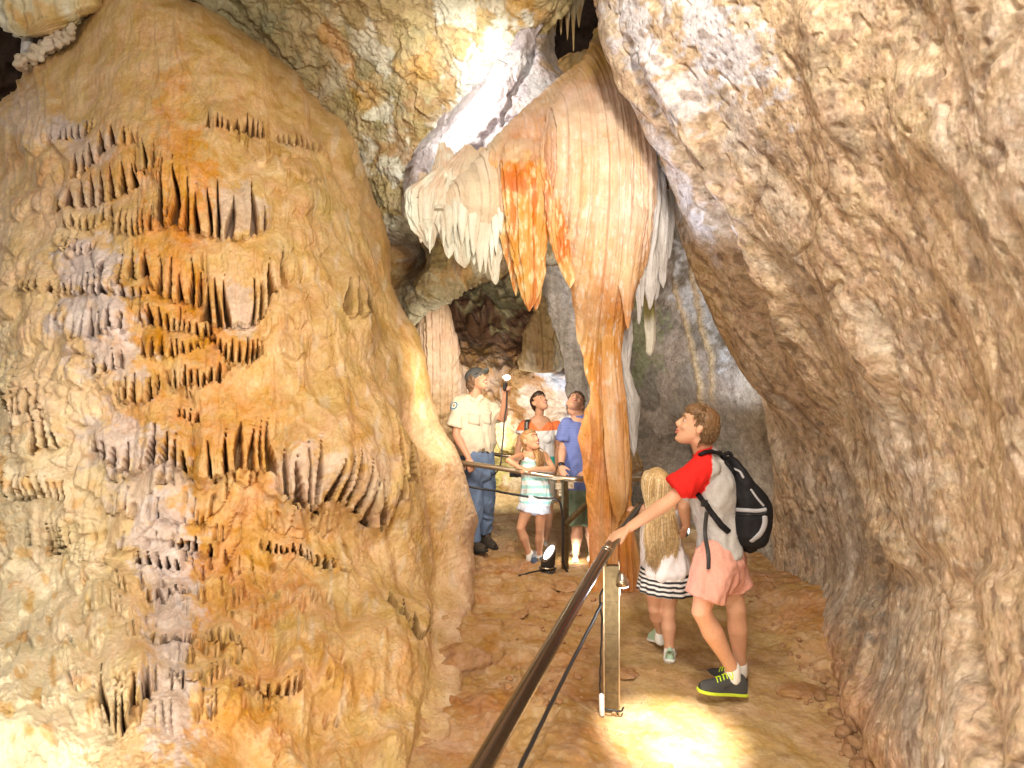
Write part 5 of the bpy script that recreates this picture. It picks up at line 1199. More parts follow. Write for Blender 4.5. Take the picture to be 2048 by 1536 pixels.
    def rb(name, pts, wd, th, mat, lat, t=tb, lift=.003, label=None):
        q = np.array(pts, float); q = cr(len(q), (len(q) - 1) * 6 + 1) @ q; pp = [on(t, a, b_, lift) for a, b_ in q]
        m = MB(); m.tube(pp, [(wd, th)], 8, lat=lat); o = m.obj(name, mat, bp)
        if label: o["label"] = label
    rb("grey_band", [(672, 538), (740, 543), (800, 546), (838, 540)], .011, .006, M_trim, (0, 0, 1))
    rb("grey_band", [(834, 572), (832, 610), (812, 650), (775, 682)], .016, .006, M_trim, (1, .2, 0))
    rb("grey_band", [(692, 362), (678, 400), (668, 450), (668, 515)], .009, .006, M_trim, (1, 0, 0))
    rb("grey_band", [(695, 355), (722, 368), (738, 395)], .007, .005, M_trim, (1, 0, 0))
    rb("grey_band", [(772, 450), (800, 490), (828, 522)], .006, .005, M_trim, (1, 0, .5))
    rb("zip", [(668, 556), (740, 562), (810, 562), (842, 552)], .004, .004, M_black, (0, 0, 1))
    for zx in (676, 692):
        m = MB(); m.tube([on(tb, zx, 562, .008), on(tb, zx + 2, 592, .008)], [.004], 6); m.obj("zip_pull", M_gold, bp)
    rb("shoulder_strap", [(690, 372), (660, 330), (640, 300), (610, 284), (575, 284), (545, 296)], .022, .010, M_nylon, (.3, 1, 0), ts, .008, "padded strap over the near shoulder")
    ribbon("shoulder_strap", [Z2(690, 350, Y + .10), Z2(650, 300, Y + .12), Z2(600, 276, Y + .12), Z2(560, 280, Y + .11), Z2(540, 300, Y + .11)], .026, .010, M_nylon, bp, (.3, 1, 0), "padded strap over the far shoulder")
    rb("lower_strap", [(538, 470), (565, 505), (600, 555), (640, 612), (668, 640)], .017, .007, M_nylon, (1, 0, .5), ts, .006, "padded strap coming out under the near arm")
    ribbon("strap_tail", [on(ts, 574, 540, .02), on(ts, 578, 640, .02), Z2(580, 740, Y - .20), Z2(580, 808, Y - .20)], .011, .003, M_strap, bp, (1, 0, 0))
    ribbon("strap_tail", [Z2(785, 680, Y - .05), Z2(795, 705, Y - .05), Z2(797, 728, Y - .05)], .005, .002, M_strap, bp, (1, 0, 0))
    m = MB(); m.box(on(ts, 566, 506, .014), (.035, .02, .035), rotz(20)); m.obj("buckle", M_black, bp, smooth=False, bevel=.003)
    m = MB(); m.tube([Z2(652, 318, Y), Z2(650, 295, Y), Z2(672, 284, Y), Z2(684, 300, Y), Z2(672, 322, Y)], [.011], 10, smooth=4); m.obj("top_handle", M_nylon, bp)
    m = MB(); m.tube([on(tb, 682, 658, .003), on(tb, 696, 648, .003), on(tb, 712, 660, .003)], [.0025], 6); m.obj("logo", M_trim, bp)
boy()

# ---------------- small blonde girl seen from behind
def blonde():
    Y = 4.2
    g = empty("person", P(1330, 1322, Y), "small blonde long-haired girl from behind in white top and striped skirt", "person")
    hd = Z2(342, 432, Y - .0); M = frame(V3(-.25, .95, .22), (0, 0, 1)); s = .86
    shL = Z2(300, 535, Y - .01); shR = Z2(422, 535, Y + .04); hipc = Z2(380, 800, Y)
    m = MB(); head_shapes(m, hd, M, s); m.tube([hd + V3(0, 0, -.05), Z2(358, 520, Y)], [.042, .045], 14)
    elL = Z2(272, 600, Y + .06); wrL = Z2(262, 560, Y + .28); arm_shapes(m, shL, elL, wrL, .72); hand_shapes(m, wrL, (-.5, .6, .3), (.3, .2, -1), -1, .72, (20, 30, 25))
    elR = Z2(452, 625, Y + .02); wrR = Z2(440, 690, Y + .16); arm_shapes(m, shR, elR, wrR, .72); hand_shapes(m, wrR, (-.3, .5, -.4), (-.8, 0, 0), 1, .72)
    m.tube([Z2(360, 530, Y), Z2(370, 650, Y), hipc], [(.11, .07), (.10, .075), (.12, .09)], 18, lat=(1, 0, 0))
    knL = Z2(338, 985, Y + .03); anL = Z2(364, 1092, Y + .17); knR = Z2(398, 1010, Y); anR = Z2(404, 1180, Y + .0)
    leg_shapes(m, Z2(335, 850, Y), knL, anL, .80, .078, .058, .038); leg_shapes(m, Z2(410, 850, Y), knR, anR, .80, .078, .060, .038)
    b = blend(m, "body", M_skin, g, .006, 4, skinc((.60, .33, .21)))
    m = MB(); m.tube([Z2(384, 812, Y), Z2(382, 785, Y), Z2(372, 720, Y), Z2(368, 640, Y), Z2(364, 580, Y), Z2(360, 530, Y)], [(.158, .128), (.150, .118), (.132, .10), (.122, .088), (.118, .08), (.098, .06)], 26, lat=(1, .1, 0), smooth=5)
    blend(m, "top", M_cloth, g, .008, 4, lambda V: np.tile(np.array((.74, .70, .72), np.float32), (len(V), 1)), fold(.012, 8))["label"] = "loose white sleeveless top"
    # pleated skirt, striped rings
    V = []; n = 180; hs = np.linspace(0, 1, 46); p0 = np.array(Z2(382, 798, Y)); p1 = np.array(Z2(388, 905, Y)); Cc = []
    for t in hs:
        for k in range(n):
            a = 2 * math.pi * k / n; tilt = .035 * math.cos(a + .6); rr = .142 + .028 * t + (.008 * t) * math.sin(a * 15 + .8 * math.sin(3 * a)); c0 = p0 + (p1 - p0) * t
            V.append((c0[0] + rr * math.cos(a), c0[1] + rr * .8 * math.sin(a), c0[2] - tilt * t * .3)); z = (t * 5.5 + .1 * math.sin(a * 2)) % 1
            Cc.append((.03, .03, .035) if z < .5 else (.72, .70, .70))
    V = np.array(V); me = mesh_np("skirt", V, grid_faces(46, n, True), np.array(Cc)); me = bake(me, [('SOLIDIFY', dict(thickness=.004))]); link("skirt", me, M_cloth, g)["label"] = "black and white striped pleated skirt"
    for an, he, to in ((anL, Z2(372, 1145, Y + .20), Z2(318, 1128, Y + .38)), (anR, Z2(405, 1228, Y - .05), Z2(408, 1180, Y + .15))):
        m = MB(); m.tube([an + V3(0, 0, .02), an + V3(0, 0, -.05)], [.032, .038], 16); m.obj("sock", M_white, g)
        shoe(g, he, to, (.42, .60, .46), (.75, .75, .72), .86)
    # hair: crown volume and long strands
    hair_volume(b, "hair", [((0, -.015, .030), (.088, .108, .104)), ((0, -.05, -.05), (.080, .06, .10)), ((0, -.065, -.16), (.085, .045, .12))], (.50, .33, .15), M, hd, s, amp=.006, fr=30)
    rs = np.random.RandomState(8); L = []
    top = hd + M @ V3(0, -.01, .125) * s
    for i in range(1900):
        a = rs.uniform(-2.25, 2.25); q = V3(math.sin(a) * .092, -math.cos(a) * .112 - .005, 0) * s; rr = rs.uniform(.93, 1.06)
        c1 = hd + M @ (q * rr + V3(0, 0, .05)); c1b = hd + M @ (q * rr * 1.02 + V3(0, -.004, -.03)); side = math.sin(a)
        yb = -.10 - .012 * rs.rand(); w_ = rs.uniform(.9, 1.1)
        x2 = side * .080 * w_; x3 = side * .086 * w_ + rs.normal() * .009; x4 = side * .070 * w_ + rs.normal() * .016
        endz = -.36 - .10 * (1 - abs(side)) - rs.uniform(0, .10)
        M2 = frame(V3(-.12, .98, 0), (0, 0, 1)); ph = rs.uniform(0, 6)
        def B(x, y, z): return hd + M2 @ V3(x + .003 * math.sin(z * 22 + ph), y + .004 * math.cos(z * 26 + ph), z)
        L.append([top + V3(side * .01, 0, 0), hd + M @ (q * .75 * rr + V3(0, 0, .098) * s), c1, c1b, B(x2, yb + .02 * abs(side), -.14), B(x3, yb + .0 + .012 * abs(side), -.24), B(x3 * 1.02, yb - .005, -.33), B(x4, yb + .0, endz)])
    L = [[Vector(p) for p in cr(8, 22) @ np.array([tuple(q) for q in l])] for l in L]
    locks(b, "hair_strands", L, .0019, [(.52, .35, .16), (.64, .48, .26), (.40, .25, .10), (.72, .58, .38), (.46, .29, .12)])
blonde()

# ---------------- guide with raised torch
def guide():
    Y = 6.65
    g = empty("person", P(955, 1104, Y), "tall man in grey cap, cream uniform shirt and blue jeans raising a torch", "person")
    hd = Z1(308, 200, Y); M = frame(V3(.66, -.55, .42), (0, 0, 1)); s = 1.0
    shR = Z1(185, 350, Y - .04); elR = Z1(172, 560, Y - .16); wrR = Z1(252, 705, Y - .28)
    shL = Z1(382, 380, Y + .10); elL = Z1(478, 452, Y - .02); wrL = Z1(492, 300, Y - .16)
    neck = Z1(290, 300, Y); latv = V3(1, .35, 0)
    m = MB(); head_shapes(m, hd, M, s); m.tube([hd + M @ V3(0, -.03, -.05), neck, Z1(285, 350, Y)], [.058, .060, .07], 16)
    arm_shapes(m, shR, elR, wrR, 1.05); hand_shapes(m, wrR, (.25, -.3, -.8), (.2, .8, -.5), -1, 1.05, (30, 40, 30))
    arm_shapes(m, shL, elL, wrL, 1.02); hand_shapes(m, wrL, Z1(486, 205, Y - .22) - wrL, (.5, -.7, 0), 1, 1.0, (55, 60, 40))
    m.tube([Z1(290, 700, Y), Z1(290, 380, Y)], [(.13, .09), (.14, .09)], 14, lat=latv)
    leg_shapes(m, Z1(262, 740, Y), Z1(285, 985, Y - .03), Z1(275, 1225, Y)); leg_shapes(m, Z1(345, 740, Y + .08), Z1(362, 985, Y + .06), Z1(348, 1175, Y + .22))
    skc = (.56, .30, .20)
    b = blend(m, "body", M_skin, g, .0085, 4, skinc(skc)); face_parts(b, hd, M, s, (.20, .14, .10))
    m = MB(); T = lambda x, y, z: M @ (V3(x, y, z) * s) + hd
    m.tube([T(-.022, .099, -.040), T(0, .106, -.038), T(.022, .099, -.040)], [.0035], 8, smooth=3, c=(.35, .26, .20)); m.ball(T(0, .088, -.098), (.020, .013, .016), M, 12, c=(.40, .32, .26)); m.obj("stubble", M_hair, b, col_=True)
    hair_volume(b, "hair", [((0, -.045, -.01), (.082, .075, .080)), ((.0, -.065, -.070), (.072, .045, .055)), ((.072, .0, .02), (.016, .035, .05)), ((-.072, .0, .02), (.016, .035, .05))], (.17, .10, .06), M, hd, s, voxel=.007, amp=.011, fr=40)
    # cap
    m = MB(); cm = frame(V3(.66, -.55, .15), (0, 0, 1)); m.ball(hd + M @ V3(0, -.008, .052), (.092, .112, .084), M, 20)
    cp = blend(m, "cap", M_cloth, g, .008, 2, lambda V: np.tile(np.array((.11, .115, .12), np.float32), (len(V), 1)), fold(.003, 12)); cp["label"] = "dark grey peaked cap"; 
    m = MB(); V = []; nn = 17
    for i in range(nn):
        a = math.pi * i / (nn - 1)
        for (rr, dz) in ((1.0, 0), (1.0, -.005)):
            pass
    inner = [(.080 * math.cos(a), .082 * math.sin(a) - .0, .045 + .0 * math.sin(a)) for a in np.linspace(.25, math.pi - .25, nn)]
    outer = [(.074 * math.cos(a), .085 + .085 * math.sin(a), .050 + .014 * math.sin(a) - .018 * abs(math.cos(a))) for a in np.linspace(.25, math.pi - .25, nn)]
    q = [T(*p) for p in inner] + [T(*p) for p in outer]; q2 = [p - M @ V3(0, 0, .006) for p in q]; k = nn
    Fc = [(i, i + 1, k + i + 1, k + i) for i in range(k - 1)] + [(2 * k + i, 3 * k + i, 3 * k + i + 1, 2 * k + i + 1) for i in range(k - 1)] + [(k + i, k + i + 1, 3 * k + i + 1, 3 * k + i) for i in range(k - 1)]
    m.add([tuple(p) for p in q + q2], Fc, (.10, .105, .11)); o = m.obj("peak", M_cloth, cp, col_=True); o.matrix_parent_inverse = Matrix.Identity(4)
    # shirt
    m = MB(); m.tube([Z1(300, 620, Y), Z1(296, 570, Y), Z1(290, 480, Y), Z1(286, 400, Y), Z1(286, 335, Y)], [(.205, .13), (.205, .135), (.215, .135), (.215, .125), (.11, .08)], 28, lat=latv, smooth=5)
    for q in (shR, shL): m.ball(q, .072)
    nk = Z1(290, 320, Y); m.tube([nk, shR], [.062, .07], 14); m.tube([nk, shL], [.062, .07], 14)
    m.tube([shR, shR.lerp(elR, .45), Z1(160, 505, Y - .12)], [.075, .080, .090], 20, cap='a'); m.tube([shL, shL.lerp(elL, .5), shL.lerp(elL, .76)], [.074, .078, .086], 20, cap='a')
    crm = np.array((.68, .60, .48), np.float32)
    sh = blend(m, "shirt", M_cloth, g, .009, 4, lambda V: np.tile(crm, (len(V), 1)), fold(.016, 6)); sh["label"] = "cream short-sleeved uniform shirt"
    fr = M_cloth
    def sub(mb, name, mat=None, par=sh, **k): o = mb.obj(name, mat or M_cloth, par, col_=True, **k); o.matrix_parent_inverse = Matrix.Identity(4); return o
    on = caster(sh, Z1, Y)
    for pts in ([(258, 290), (262, 315), (298, 335)], [(330, 300), (338, 320), (318, 342)]):
        m = MB(); m.tube([on(a, b_, .008)[0] for a, b_ in pts], [(.016, .006)], 8, lat=(.5, 0, 1), smooth=4, c=(.66, .58, .47)); sub(m, "collar")
    for x0, x1, sk in ((250, 325, 14), (350, 398, 8)):
        sub(patch(on, x0, 405, x1, 480, .007, (.64, .56, .45), sk), "pocket"); sub(patch(on, x0 - 3, 398, x1 + 3, 418, .012, (.70, .62, .50), sk), "pocket_flap")
    m = MB(); m.tube([on(318 + (352 - 318) * t, 345 + 250 * t, .003)[0] for t in np.linspace(0, 1, 9)], [(.008, .004)], 6, lat=(1, 0, 0), c=(.58, .54, .46)); sub(m, "placket")
    bc, nb = on(160, 366, .004); bm = frame(nb, (0, 0, 1))
    for r_, dd, c_ in ((.040, .0, (.70, .72, .72)), (.036, .003, (.05, .18, .30)), (.025, .006, (.75, .75, .72)), (.012, .009, (.45, .28, .10))):
        m = MB(); V = [bc + bm @ V3(r_ * math.cos(2 * math.pi * k / 24), dd, r_ * 1.1 * math.sin(2 * math.pi * k / 24)) for k in range(24)]; V += [p - nb * .012 for p in V]
        m.add([tuple(p) for p in V], [tuple(range(24)), tuple(range(24, 48))[::-1]] + [(k, (k + 1) % 24, 24 + (k + 1) % 24, 24 + k) for k in range(24)], c_); sub(m, "sleeve_badge", smooth=False)
    # belt and jeans
    m = MB(); m.tube([Z1(303, 628, Y), Z1(304, 672, Y)], [(.165, .115), (.168, .118)], 30, lat=latv, cap=False, c=(.03, .025, .02)); m.obj("belt", M_leather, g)
    m = MB(); m.box(Z1(345, 655, Y - .115), (.035, .012, .035), rotz(20)); m.obj("buckle", M_steel2, g, smooth=False, bevel=.003)
    m = MB(); m.tube([Z1(303, 655, Y), Z1(304, 720, Y), Z1(304, 800, Y)], [(.160, .112), (.175, .125), (.165, .12)], 26, lat=latv, smooth=3)
    m.tube([Z1(262, 740, Y - .02), Z1(278, 860, Y - .03), Z1(290, 985, Y - .04), Z1(282, 1120, Y - .01), Z1(282, 1245, Y - .01)], [.108, .100, .084, .078, .082], 20, cap='a')
    m.tube([Z1(345, 740, Y + .08), Z1(360, 860, Y + .08), Z1(366, 985, Y + .07), Z1(362, 1090, Y + .15), Z1(348, 1175, Y + .22)], [.105, .098, .082, .076, .080], 20, cap='a')
    def cj(V): return (np.array((.15, .21, .35), np.float32) * (1 + .35 * fbm(V[:, 0] * 5, V[:, 2] * 3, V[:, 1] * 5, 3))[:, None]).astype(np.float32)
    blend(m, "jeans", M_cloth, g, .009, 4, cj, fold(.014, 7))["label"] = "faded blue jeans"
    shoe(g, Z1(250, 1318, Y + .02), Z1(368, 1322, Y - .16), (.06, .045, .035), (.02, .02, .02), 1.2, "boot", high=.03)
    shoe(g, Z1(325, 1262, Y + .28), Z1(430, 1306, Y + .06), (.06, .045, .035), (.02, .02, .02), 1.2, "boot", high=.03, laces=(.12, .08, .06))
    m = MB(); m.box(Z1(382, 625, Y - .04), (.03, .05, .05)); m.obj("belt_pouch", M_black, g, smooth=False, bevel=.006)
guide()

# ---------------- woman
def woman():
    Y = 6.95
    g = empty("person", P(1060, 1100, Y), "smiling dark-haired woman in orange, white and teal top behind the girl", "person")
    hd = Z1(716, 345, Y - .02); M = frame(V3(.42, -.62, .58), (0, 0, 1)); s = .92; latv = V3(1, .12, 0)
    shR = Z1(618, 500, Y - .02); shL = Z1(822, 500, Y + .03); elR = Z1(574, 650, Y - .04); wrR = Z1(566, 770, Y - .20); elL = Z1(838, 640, Y + .05); wrL = Z1(828, 760, Y - .12)
    m = MB(); head_shapes(m, hd, M, s, .93); m.tube([hd + M @ V3(0, -.03, -.05), Z1(712, 430, Y), Z1(712, 470, Y)], [.044, .045, .055], 16)
    arm_shapes(m, shR, elR, wrR, .86); hand_shapes(m, wrR, (0, -.5, -.7), (1, 0, 0), 1, .86, (40, 50, 30)); arm_shapes(m, shL, elL, wrL, .86); hand_shapes(m, wrL, (-.2, -.4, -.7), (-1, 0, 0), -1, .86)
    m.tube([Z1(715, 470, Y), Z1(720, 600, Y), Z1(720, 760, Y)], [(.12, .07), (.10, .075), (.13, .09)], 16, lat=latv)
    leg_shapes(m, Z1(672, 880, Y), Z1(620, 1080, Y), Z1(590, 1235, Y + .04), .92); leg_shapes(m, Z1(765, 880, Y), Z1(772, 1090, Y), Z1(752, 1245, Y + .02), .92)
    b = blend(m, "body", M_skin, g, .008, 4, skinc((.56, .31, .20))); face_parts(b, hd, M, s, (.03, .02, .015))
    hair_volume(b, "hair", [((0, -.026, .032), (.081, .090, .096)), ((0, -.085, .0), (.045, .045, .05)), ((0, -.10, -.08), (.03, .03, .07)), ((0, .022, .072), (.072, .076, .054))], (.035, .02, .014), M, hd, s, voxel=.007, amp=.003)
    m = MB(); m.tube([Z1(722, 800, Y), Z1(722, 730, Y), Z1(720, 640, Y), Z1(716, 560, Y), Z1(716, 500, Y), Z1(714, 462, Y)], [(.165, .115), (.155, .11), (.145, .105), (.165, .125), (.155, .095), (.095, .06)], 26, lat=latv, smooth=5)
    for q in (shR, shL): m.ball(q, .058)
    m.tube([shR, shR.lerp(elR, .36)], [.062, .072], 16, cap='a'); m.tube([shL, shL.lerp(elL, .36)], [.062, .072], 16, cap='a')
    for zx, yy in ((675, -.09), (762, -.085)): m.ball(Z1(zx, 580, Y + yy), (.052, .045, .05), seg=14)
    def cf(V):
        z = V[:, 2]; z1 = float(Z1(0, 522, Y).z); z2 = float(Z1(0, 692, Y).z); C = np.tile(np.array((.72, .72, .75), np.float32), (len(V), 1))
        C[z > z1] = (.80, .20, .075); C[(z < z2)] = (.04, .50, .46); C[z < z2 - .085] = (.62, .60, .62)
        px = (V[:, 0] / V[:, 1] * F + 1024 - 860) * 3.268; py = (HY + (CZ - z) / V[:, 1] * F - 700) * 3.268
        nk = (np.abs(px - 716) < (528 - py) * .95) & (V[:, 1] < Y); C[nk & (py < 528)] = (.56, .31, .20); return C
    blend(m, "top", M_cloth, g, .006, 3, cf, fold(.008, 9))["label"] = "orange, white and teal colour-block top"
    m = MB(); m.tube([Z1(722, 780, Y), Z1(720, 860, Y)], [(.16, .11), (.17, .12)], 22, lat=latv); m.tube([Z1(680, 860, Y), Z1(650, 960, Y)], [.098, .09], 18); m.tube([Z1(765, 860, Y), Z1(770, 960, Y)], [.098, .09], 18)
    blend(m, "shorts", M_cloth, g, .009, 3, lambda V: np.tile(np.array((.45, .40, .34), np.float32), (len(V), 1)), fold(.008, 8))
    for an, he, to in ((1, Z1(600, 1290, Y + .12), Z1(530, 1310, Y - .10)), (0, Z1(750, 1290, Y + .1), Z1(752, 1310, Y - .12))):
        shoe(g, he, to, (.62, .60, .60), (.7, .7, .7), .95, laces=(.3, .3, .32))
    # camera on a strap
    cg = empty("camera_body", Z1(560, 800, Y - .32), "black camera hanging at the dark-haired woman's side on a broad neck strap", "camera")
    m = MB(); m.box(Z1(560, 800, Y - .32), (.12, .06, .085)); m.box(Z1(560, 782, Y - .32), (.05, .05, .04)); m.obj("housing", M_black, cg, smooth=False, bevel=.008)
    m = MB(); m.tube([Z1(566, 805, Y - .35), Z1(570, 808, Y - .43)], [.035, .038], 20); m.obj("lens", M_dgrey, cg)
    m = MB(); m.tube([Z1(650, 455, Y - .02), Z1(636, 462, Y - .085), Z1(630, 490, Y - .11), Z1(628, 540, Y - .13), Z1(610, 640, Y - .17), Z1(575, 780, Y - .30)], [(.022, .003), (.022, .003), (.022, .003), (.022, .003), (.008, .003), (.006, .003)], 8, lat=(1, .2, 0), smooth=5); st = m.obj("strap", M_strap, cg)
    t = bpy.data.curves.new("strap_text", 'FONT'); t.body = "Canon"; t.size = .034; t.extrude = .0008; t.align_x = 'CENTER'; t.align_y = 'CENTER'
    to = bpy.data.objects.new("t", t); col.objects.link(to); dg = bpy.context.evaluated_depsgraph_get(); dg.update(); me = bpy.data.meshes.new_from_object(to.evaluated_get(dg), depsgraph=dg); bpy.data.objects.remove(to)
    X_ = V3(.02, -.25, .9).normalized(); N_ = V3(0, -1, -.25).normalized(); Y_ = N_.cross(X_); Mx = Matrix((X_, Y_, N_)).transposed().to_4x4(); Mx.translation = Z1(631, 498, Y - .128); me.transform(Mx)
    o = link("strap_lettering", me, M_whitep, st); o.matrix_parent_inverse = Matrix.Translation(-cg.location) if False else Matrix.Identity(4)
woman()

# ---------------- man in blue shirt
def man():
    Y = 6.38
    g = empty("person", P(1160, 1132, Y), "man in blue t-shirt and green shorts leaning on rail by the orange column", "person")
    hd = Z1(948, 352, Y); M = frame(V3(.02, -.60, .80), (0.25, 0, 1)); s = .98; latv = V3(1, .1, 0)
    shR = Z1(895, 492, Y - .02); shL = Z1(1062, 505, Y + .05); elR = Z1(868, 650, Y - .06); wrR = Z1(856, 765, Y - .24); elL = Z1(1085, 660, Y); wrL = Z1(1035, 790, Y - .22)
    m = MB(); head_shapes(m, hd, M, s, 1.05); m.tube([hd + M @ V3(0, -.04, -.05), Z1(985, 430, Y + .02), Z1(990, 480, Y + .02)], [.056, .055, .068], 16)
    arm_shapes(m, shR, elR, wrR, 1.0); hand_shapes(m, wrR, Z1(868, 815, Y - .34) - wrR, (.5, .5, -.3), 1, 1.0, (15, 25, 20), 8)
    arm_shapes(m, shL, elL, wrL, 1.0); hand_shapes(m, wrL, (-.35, -.3, -.3), (0, .5, -.8), -1, 1.0, (30, 45, 30))
    m.tube([Z1(985, 480, Y), Z1(985, 700, Y), Z1(975, 900, Y)], [(.13, .09), (.12, .09), (.13, .09)], 16, lat=latv)
    leg_shapes(m, Z1(935, 940, Y), Z1(962, 1150, Y - .05), Z1(952, 1335, Y + .02), 1.0, .085, .060); leg_shapes(m, Z1(1025, 940, Y), Z1(1050, 1150, Y), Z1(1060, 1320, Y + .10), 1.0)
    b = blend(m, "body", M_skin, g, .0075, 4, skinc((.60, .34, .24))); face_parts(b, hd, M, s, (.10, .06, .04))
    hair_volume(b, "hair", [((0, -.030, .040), (.078, .084, .082)), ((0, .02, .078), (.064, .070, .042))], (.10, .06, .04), M, hd, s, voxel=.007, amp=.006)
    short_hair(b, M, hd, s, 420, .03, [(.12, .07, .045), (.08, .05, .03), (.18, .11, .07)], seed=9, r=.004)
    m = MB(); m.tube([Z1(968, 900, Y), Z1(972, 800, Y), Z1(978, 680, Y), Z1(980, 580, Y), Z1(982, 510, Y), Z1(990, 468, Y)], [(.165, .125), (.165, .125), (.165, .125), (.185, .13), (.185, .11), (.095, .07)], 26, lat=latv, smooth=5)
    for q in (shR, shL): m.ball(q, .066)
    m.tube([Z1(988, 480, Y), shR], [.055, .064], 14); m.tube([Z1(988, 480, Y), shL], [.055, .064], 14)
    m.tube([shR, shR.lerp(elR, .66)], [.070, .086], 18, cap='a'); m.tube([shL, shL.lerp(elL, .66)], [.070, .086], 18, cap='a')
    def cb(V):
        k = (1 + .05 * np.sin(V[:, 2] * 260))[:, None] * (1 + .12 * fbm(V[:, 0] * 8, V[:, 2] * 20, V[:, 1] * 8, 3))[:, None]; return (np.array((.145, .19, .47), np.float32) * k).astype(np.float32)
    blend(m, "shirt", M_cloth, g, .008, 4, cb, fold(.012, 7))["label"] = "blue v-neck t-shirt"
    m = MB(); m.tube([Z1(968, 870, Y), Z1(972, 960, Y)], [(.155, .12), (.165, .13)], 24, lat=latv); m.tube([Z1(938, 930, Y), Z1(950, 1040, Y - .03), Z1(958, 1135, Y - .04)], [.105, .104, .110], 20, cap='a'); m.tube([Z1(1020, 930, Y), Z1(1040, 1130, Y)], [.105, .106], 20, cap='a')
    blend(m, "shorts", M_cloth, g, .008, 4, lambda V: np.tile(np.array((.16, .21, .15), np.float32), (len(V), 1)), fold(.013, 7))["label"] = "green shorts"
    shoe(g, Z1(950, 1398, Y + .14), Z1(950, 1418, Y - .14), (.58, .56, .50), (.66, .62, .50), 1.05, laces=(.4, .4, .38)); shoe(g, Z1(1060, 1370, Y + .2), Z1(1040, 1415, Y - .06), (.58, .56, .50), (.66, .62, .50), 1.05, laces=(.12, .2, .1))
    m = MB(); d = (wrR - elR).normalized(); m.tube([wrR - d * .035, wrR - d * .012], [.031, .030], 18, cap=False); m.obj("watch_strap", M_black, g); m = MB(); m.ball(wrR - d * .024 + V3(-.005, -.030, .004), (.018, .008, .018)); m.obj("watch", M_dgrey, g)
man()

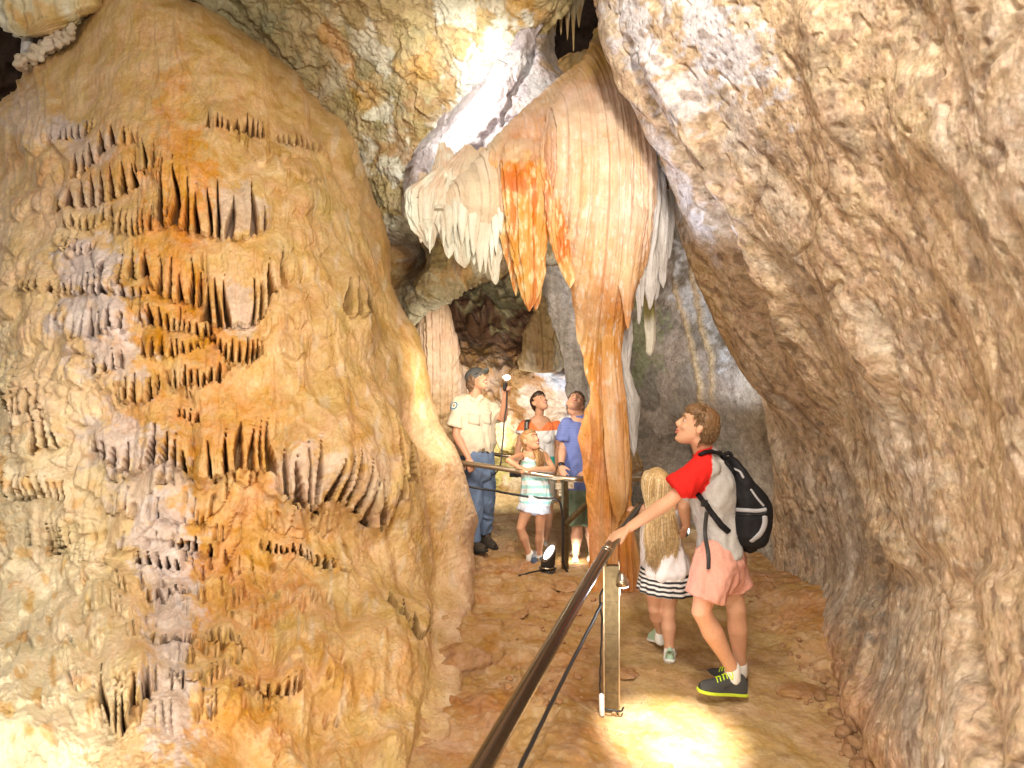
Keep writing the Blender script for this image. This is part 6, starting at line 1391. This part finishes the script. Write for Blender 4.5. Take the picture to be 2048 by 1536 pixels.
# ---------------- girl at the rail
def railgirl():
    Y = 6.22; YR = 5.98
    g = empty("person", P(1070, 1128, Y), "girl with side ponytail in pale striped vest leaning her arms on the rail", "person")
    hd = Z1(656, 592, Y - .03); M = frame(V3(.62, -.62, .40), (0, 0, 1)); s = .84; latv = V3(1, 0, 0)
    shR = Z1(600, 690, Y + .0); shL = Z1(748, 685, Y + .03); elR = Z1(512, 722, YR - .04); wrR = Z1(588, 770, YR - .07); elL = Z1(806, 778, YR - .02); wrL = Z1(668, 780, YR - .08)
    m = MB(); head_shapes(m, hd, M, s, .95); m.tube([hd + M @ V3(0, -.03, -.04), Z1(668, 672, Y), Z1(672, 700, Y)], [.038, .038, .045], 14)
    arm_shapes(m, shR, elR, wrR, .70); hand_shapes(m, wrR, (1, -.1, -.25), (0, .2, -1), 1, .74, (15, 25, 20)); arm_shapes(m, shL, elL, wrL, .70); hand_shapes(m, wrL, (-1, -.05, -.1), (0, .2, -1), -1, .74, (15, 25, 20))
    m.tube([Z1(675, 690, Y), Z1(682, 820, Y), Z1(685, 980, Y)], [(.10, .06), (.09, .065), (.11, .08)], 16, lat=latv)
    leg_shapes(m, Z1(645, 1010, Y), Z1(592, 1165, Y - .05), Z1(652, 1338, Y - .02), .74, .085, .062, .040); leg_shapes(m, Z1(722, 1010, Y + .02), Z1(718, 1175, Y), Z1(712, 1345, Y + .05), .74, .085, .062, .040)
    b = blend(m, "body", M_skin, g, .0065, 3, skinc((.58, .31, .19))); face_parts(b, hd, M, s, (.25, .15, .08))
    hair_volume(b, "hair", [((0, -.025, .028), (.080, .092, .094)), ((0, -.075, -.03), (.05, .05, .05)), ((0, .015, .074), (.069, .074, .046))], (.34, .19, .08), M, hd, s, voxel=.006, amp=.004)
    rs = np.random.RandomState(3); L = []
    for i in range(110):
        o = V3(*(rs.normal(size=3) * .012)); e = rs.normal() * .022
        L.append([Vector(p) for p in cr(5, 12) @ np.array([tuple(q) for q in (Z1(640, 640, Y + .06) + o * .3, Z1(690, 650, Y - .03) + o, Z1(712, 690, Y - .12) + o * 1.4, Z1(722, 735, Y - .14) + o * 1.6, Z1(722 + e * 600, 775 + rs.uniform(-12, 8), Y - .15) + o)])])
    locks(b, "ponytail", L, .0055, [(.36, .20, .08), (.48, .30, .13), (.26, .14, .06)])
    m = MB(); m.tube([Z1(690, 975, Y), Z1(688, 900, Y), Z1(682, 820, Y), Z1(676, 750, Y), Z1(674, 700, Y)], [(.150, .11), (.135, .10), (.115, .085), (.112, .075), (.080, .050)], 24, lat=latv, smooth=5)
    for a in (Z1(630, 668, Y + .0), Z1(712, 668, Y + .02)): m.tube([a + V3(0, .02, .0), a + V3(0, -.05, -.07)], [.018, .02], 10)
    def cf(V):
        z = (HY + (CZ - V[:, 2]) / V[:, 1] * F - 700) * 3.268; k = ((z % 52) < 22)[:, None]; return np.where(k, np.array((.36, .64, .64)), np.array((.74, .76, .76))).astype(np.float32)
    blend(m, "vest", M_cloth, g, .006, 3, cf, fold(.009, 10))["label"] = "white vest with pale turquoise stripes"
    m = MB(); m.tube([Z1(688, 960, Y), Z1(686, 1010, Y)], [(.120, .092), (.128, .10)], 22, lat=latv); m.tube([Z1(642, 1000, Y), Z1(624, 1058, Y - .02)], [.074, .082], 18, cap='a'); m.tube([Z1(728, 1000, Y + .01), Z1(734, 1070, Y)], [.070, .078], 18, cap='a')
    blend(m, "shorts", M_cloth, g, .006, 3, lambda V: np.tile(np.array((.58, .62, .74), np.float32), (len(V), 1)), fold(.008, 10))["label"] = "pale blue denim shorts"
    for an, he, to in ((Z1(652, 1338, Y - .02), Z1(655, 1378, Y + .06), Z1(700, 1412, Y - .14)), (Z1(712, 1345, Y + .05), Z1(712, 1395, Y + .14), Z1(738, 1405, Y - .06))):
        m = MB(); m.tube([an + V3(0, 0, .02), an + V3(0, 0, -.04)], [.031, .036], 14); m.obj("sock", M_white, g); shoe(g, he, to, (.07, .10, .17), (.6, .6, .6), .86, laces=(.5, .5, .55))
railgirl()
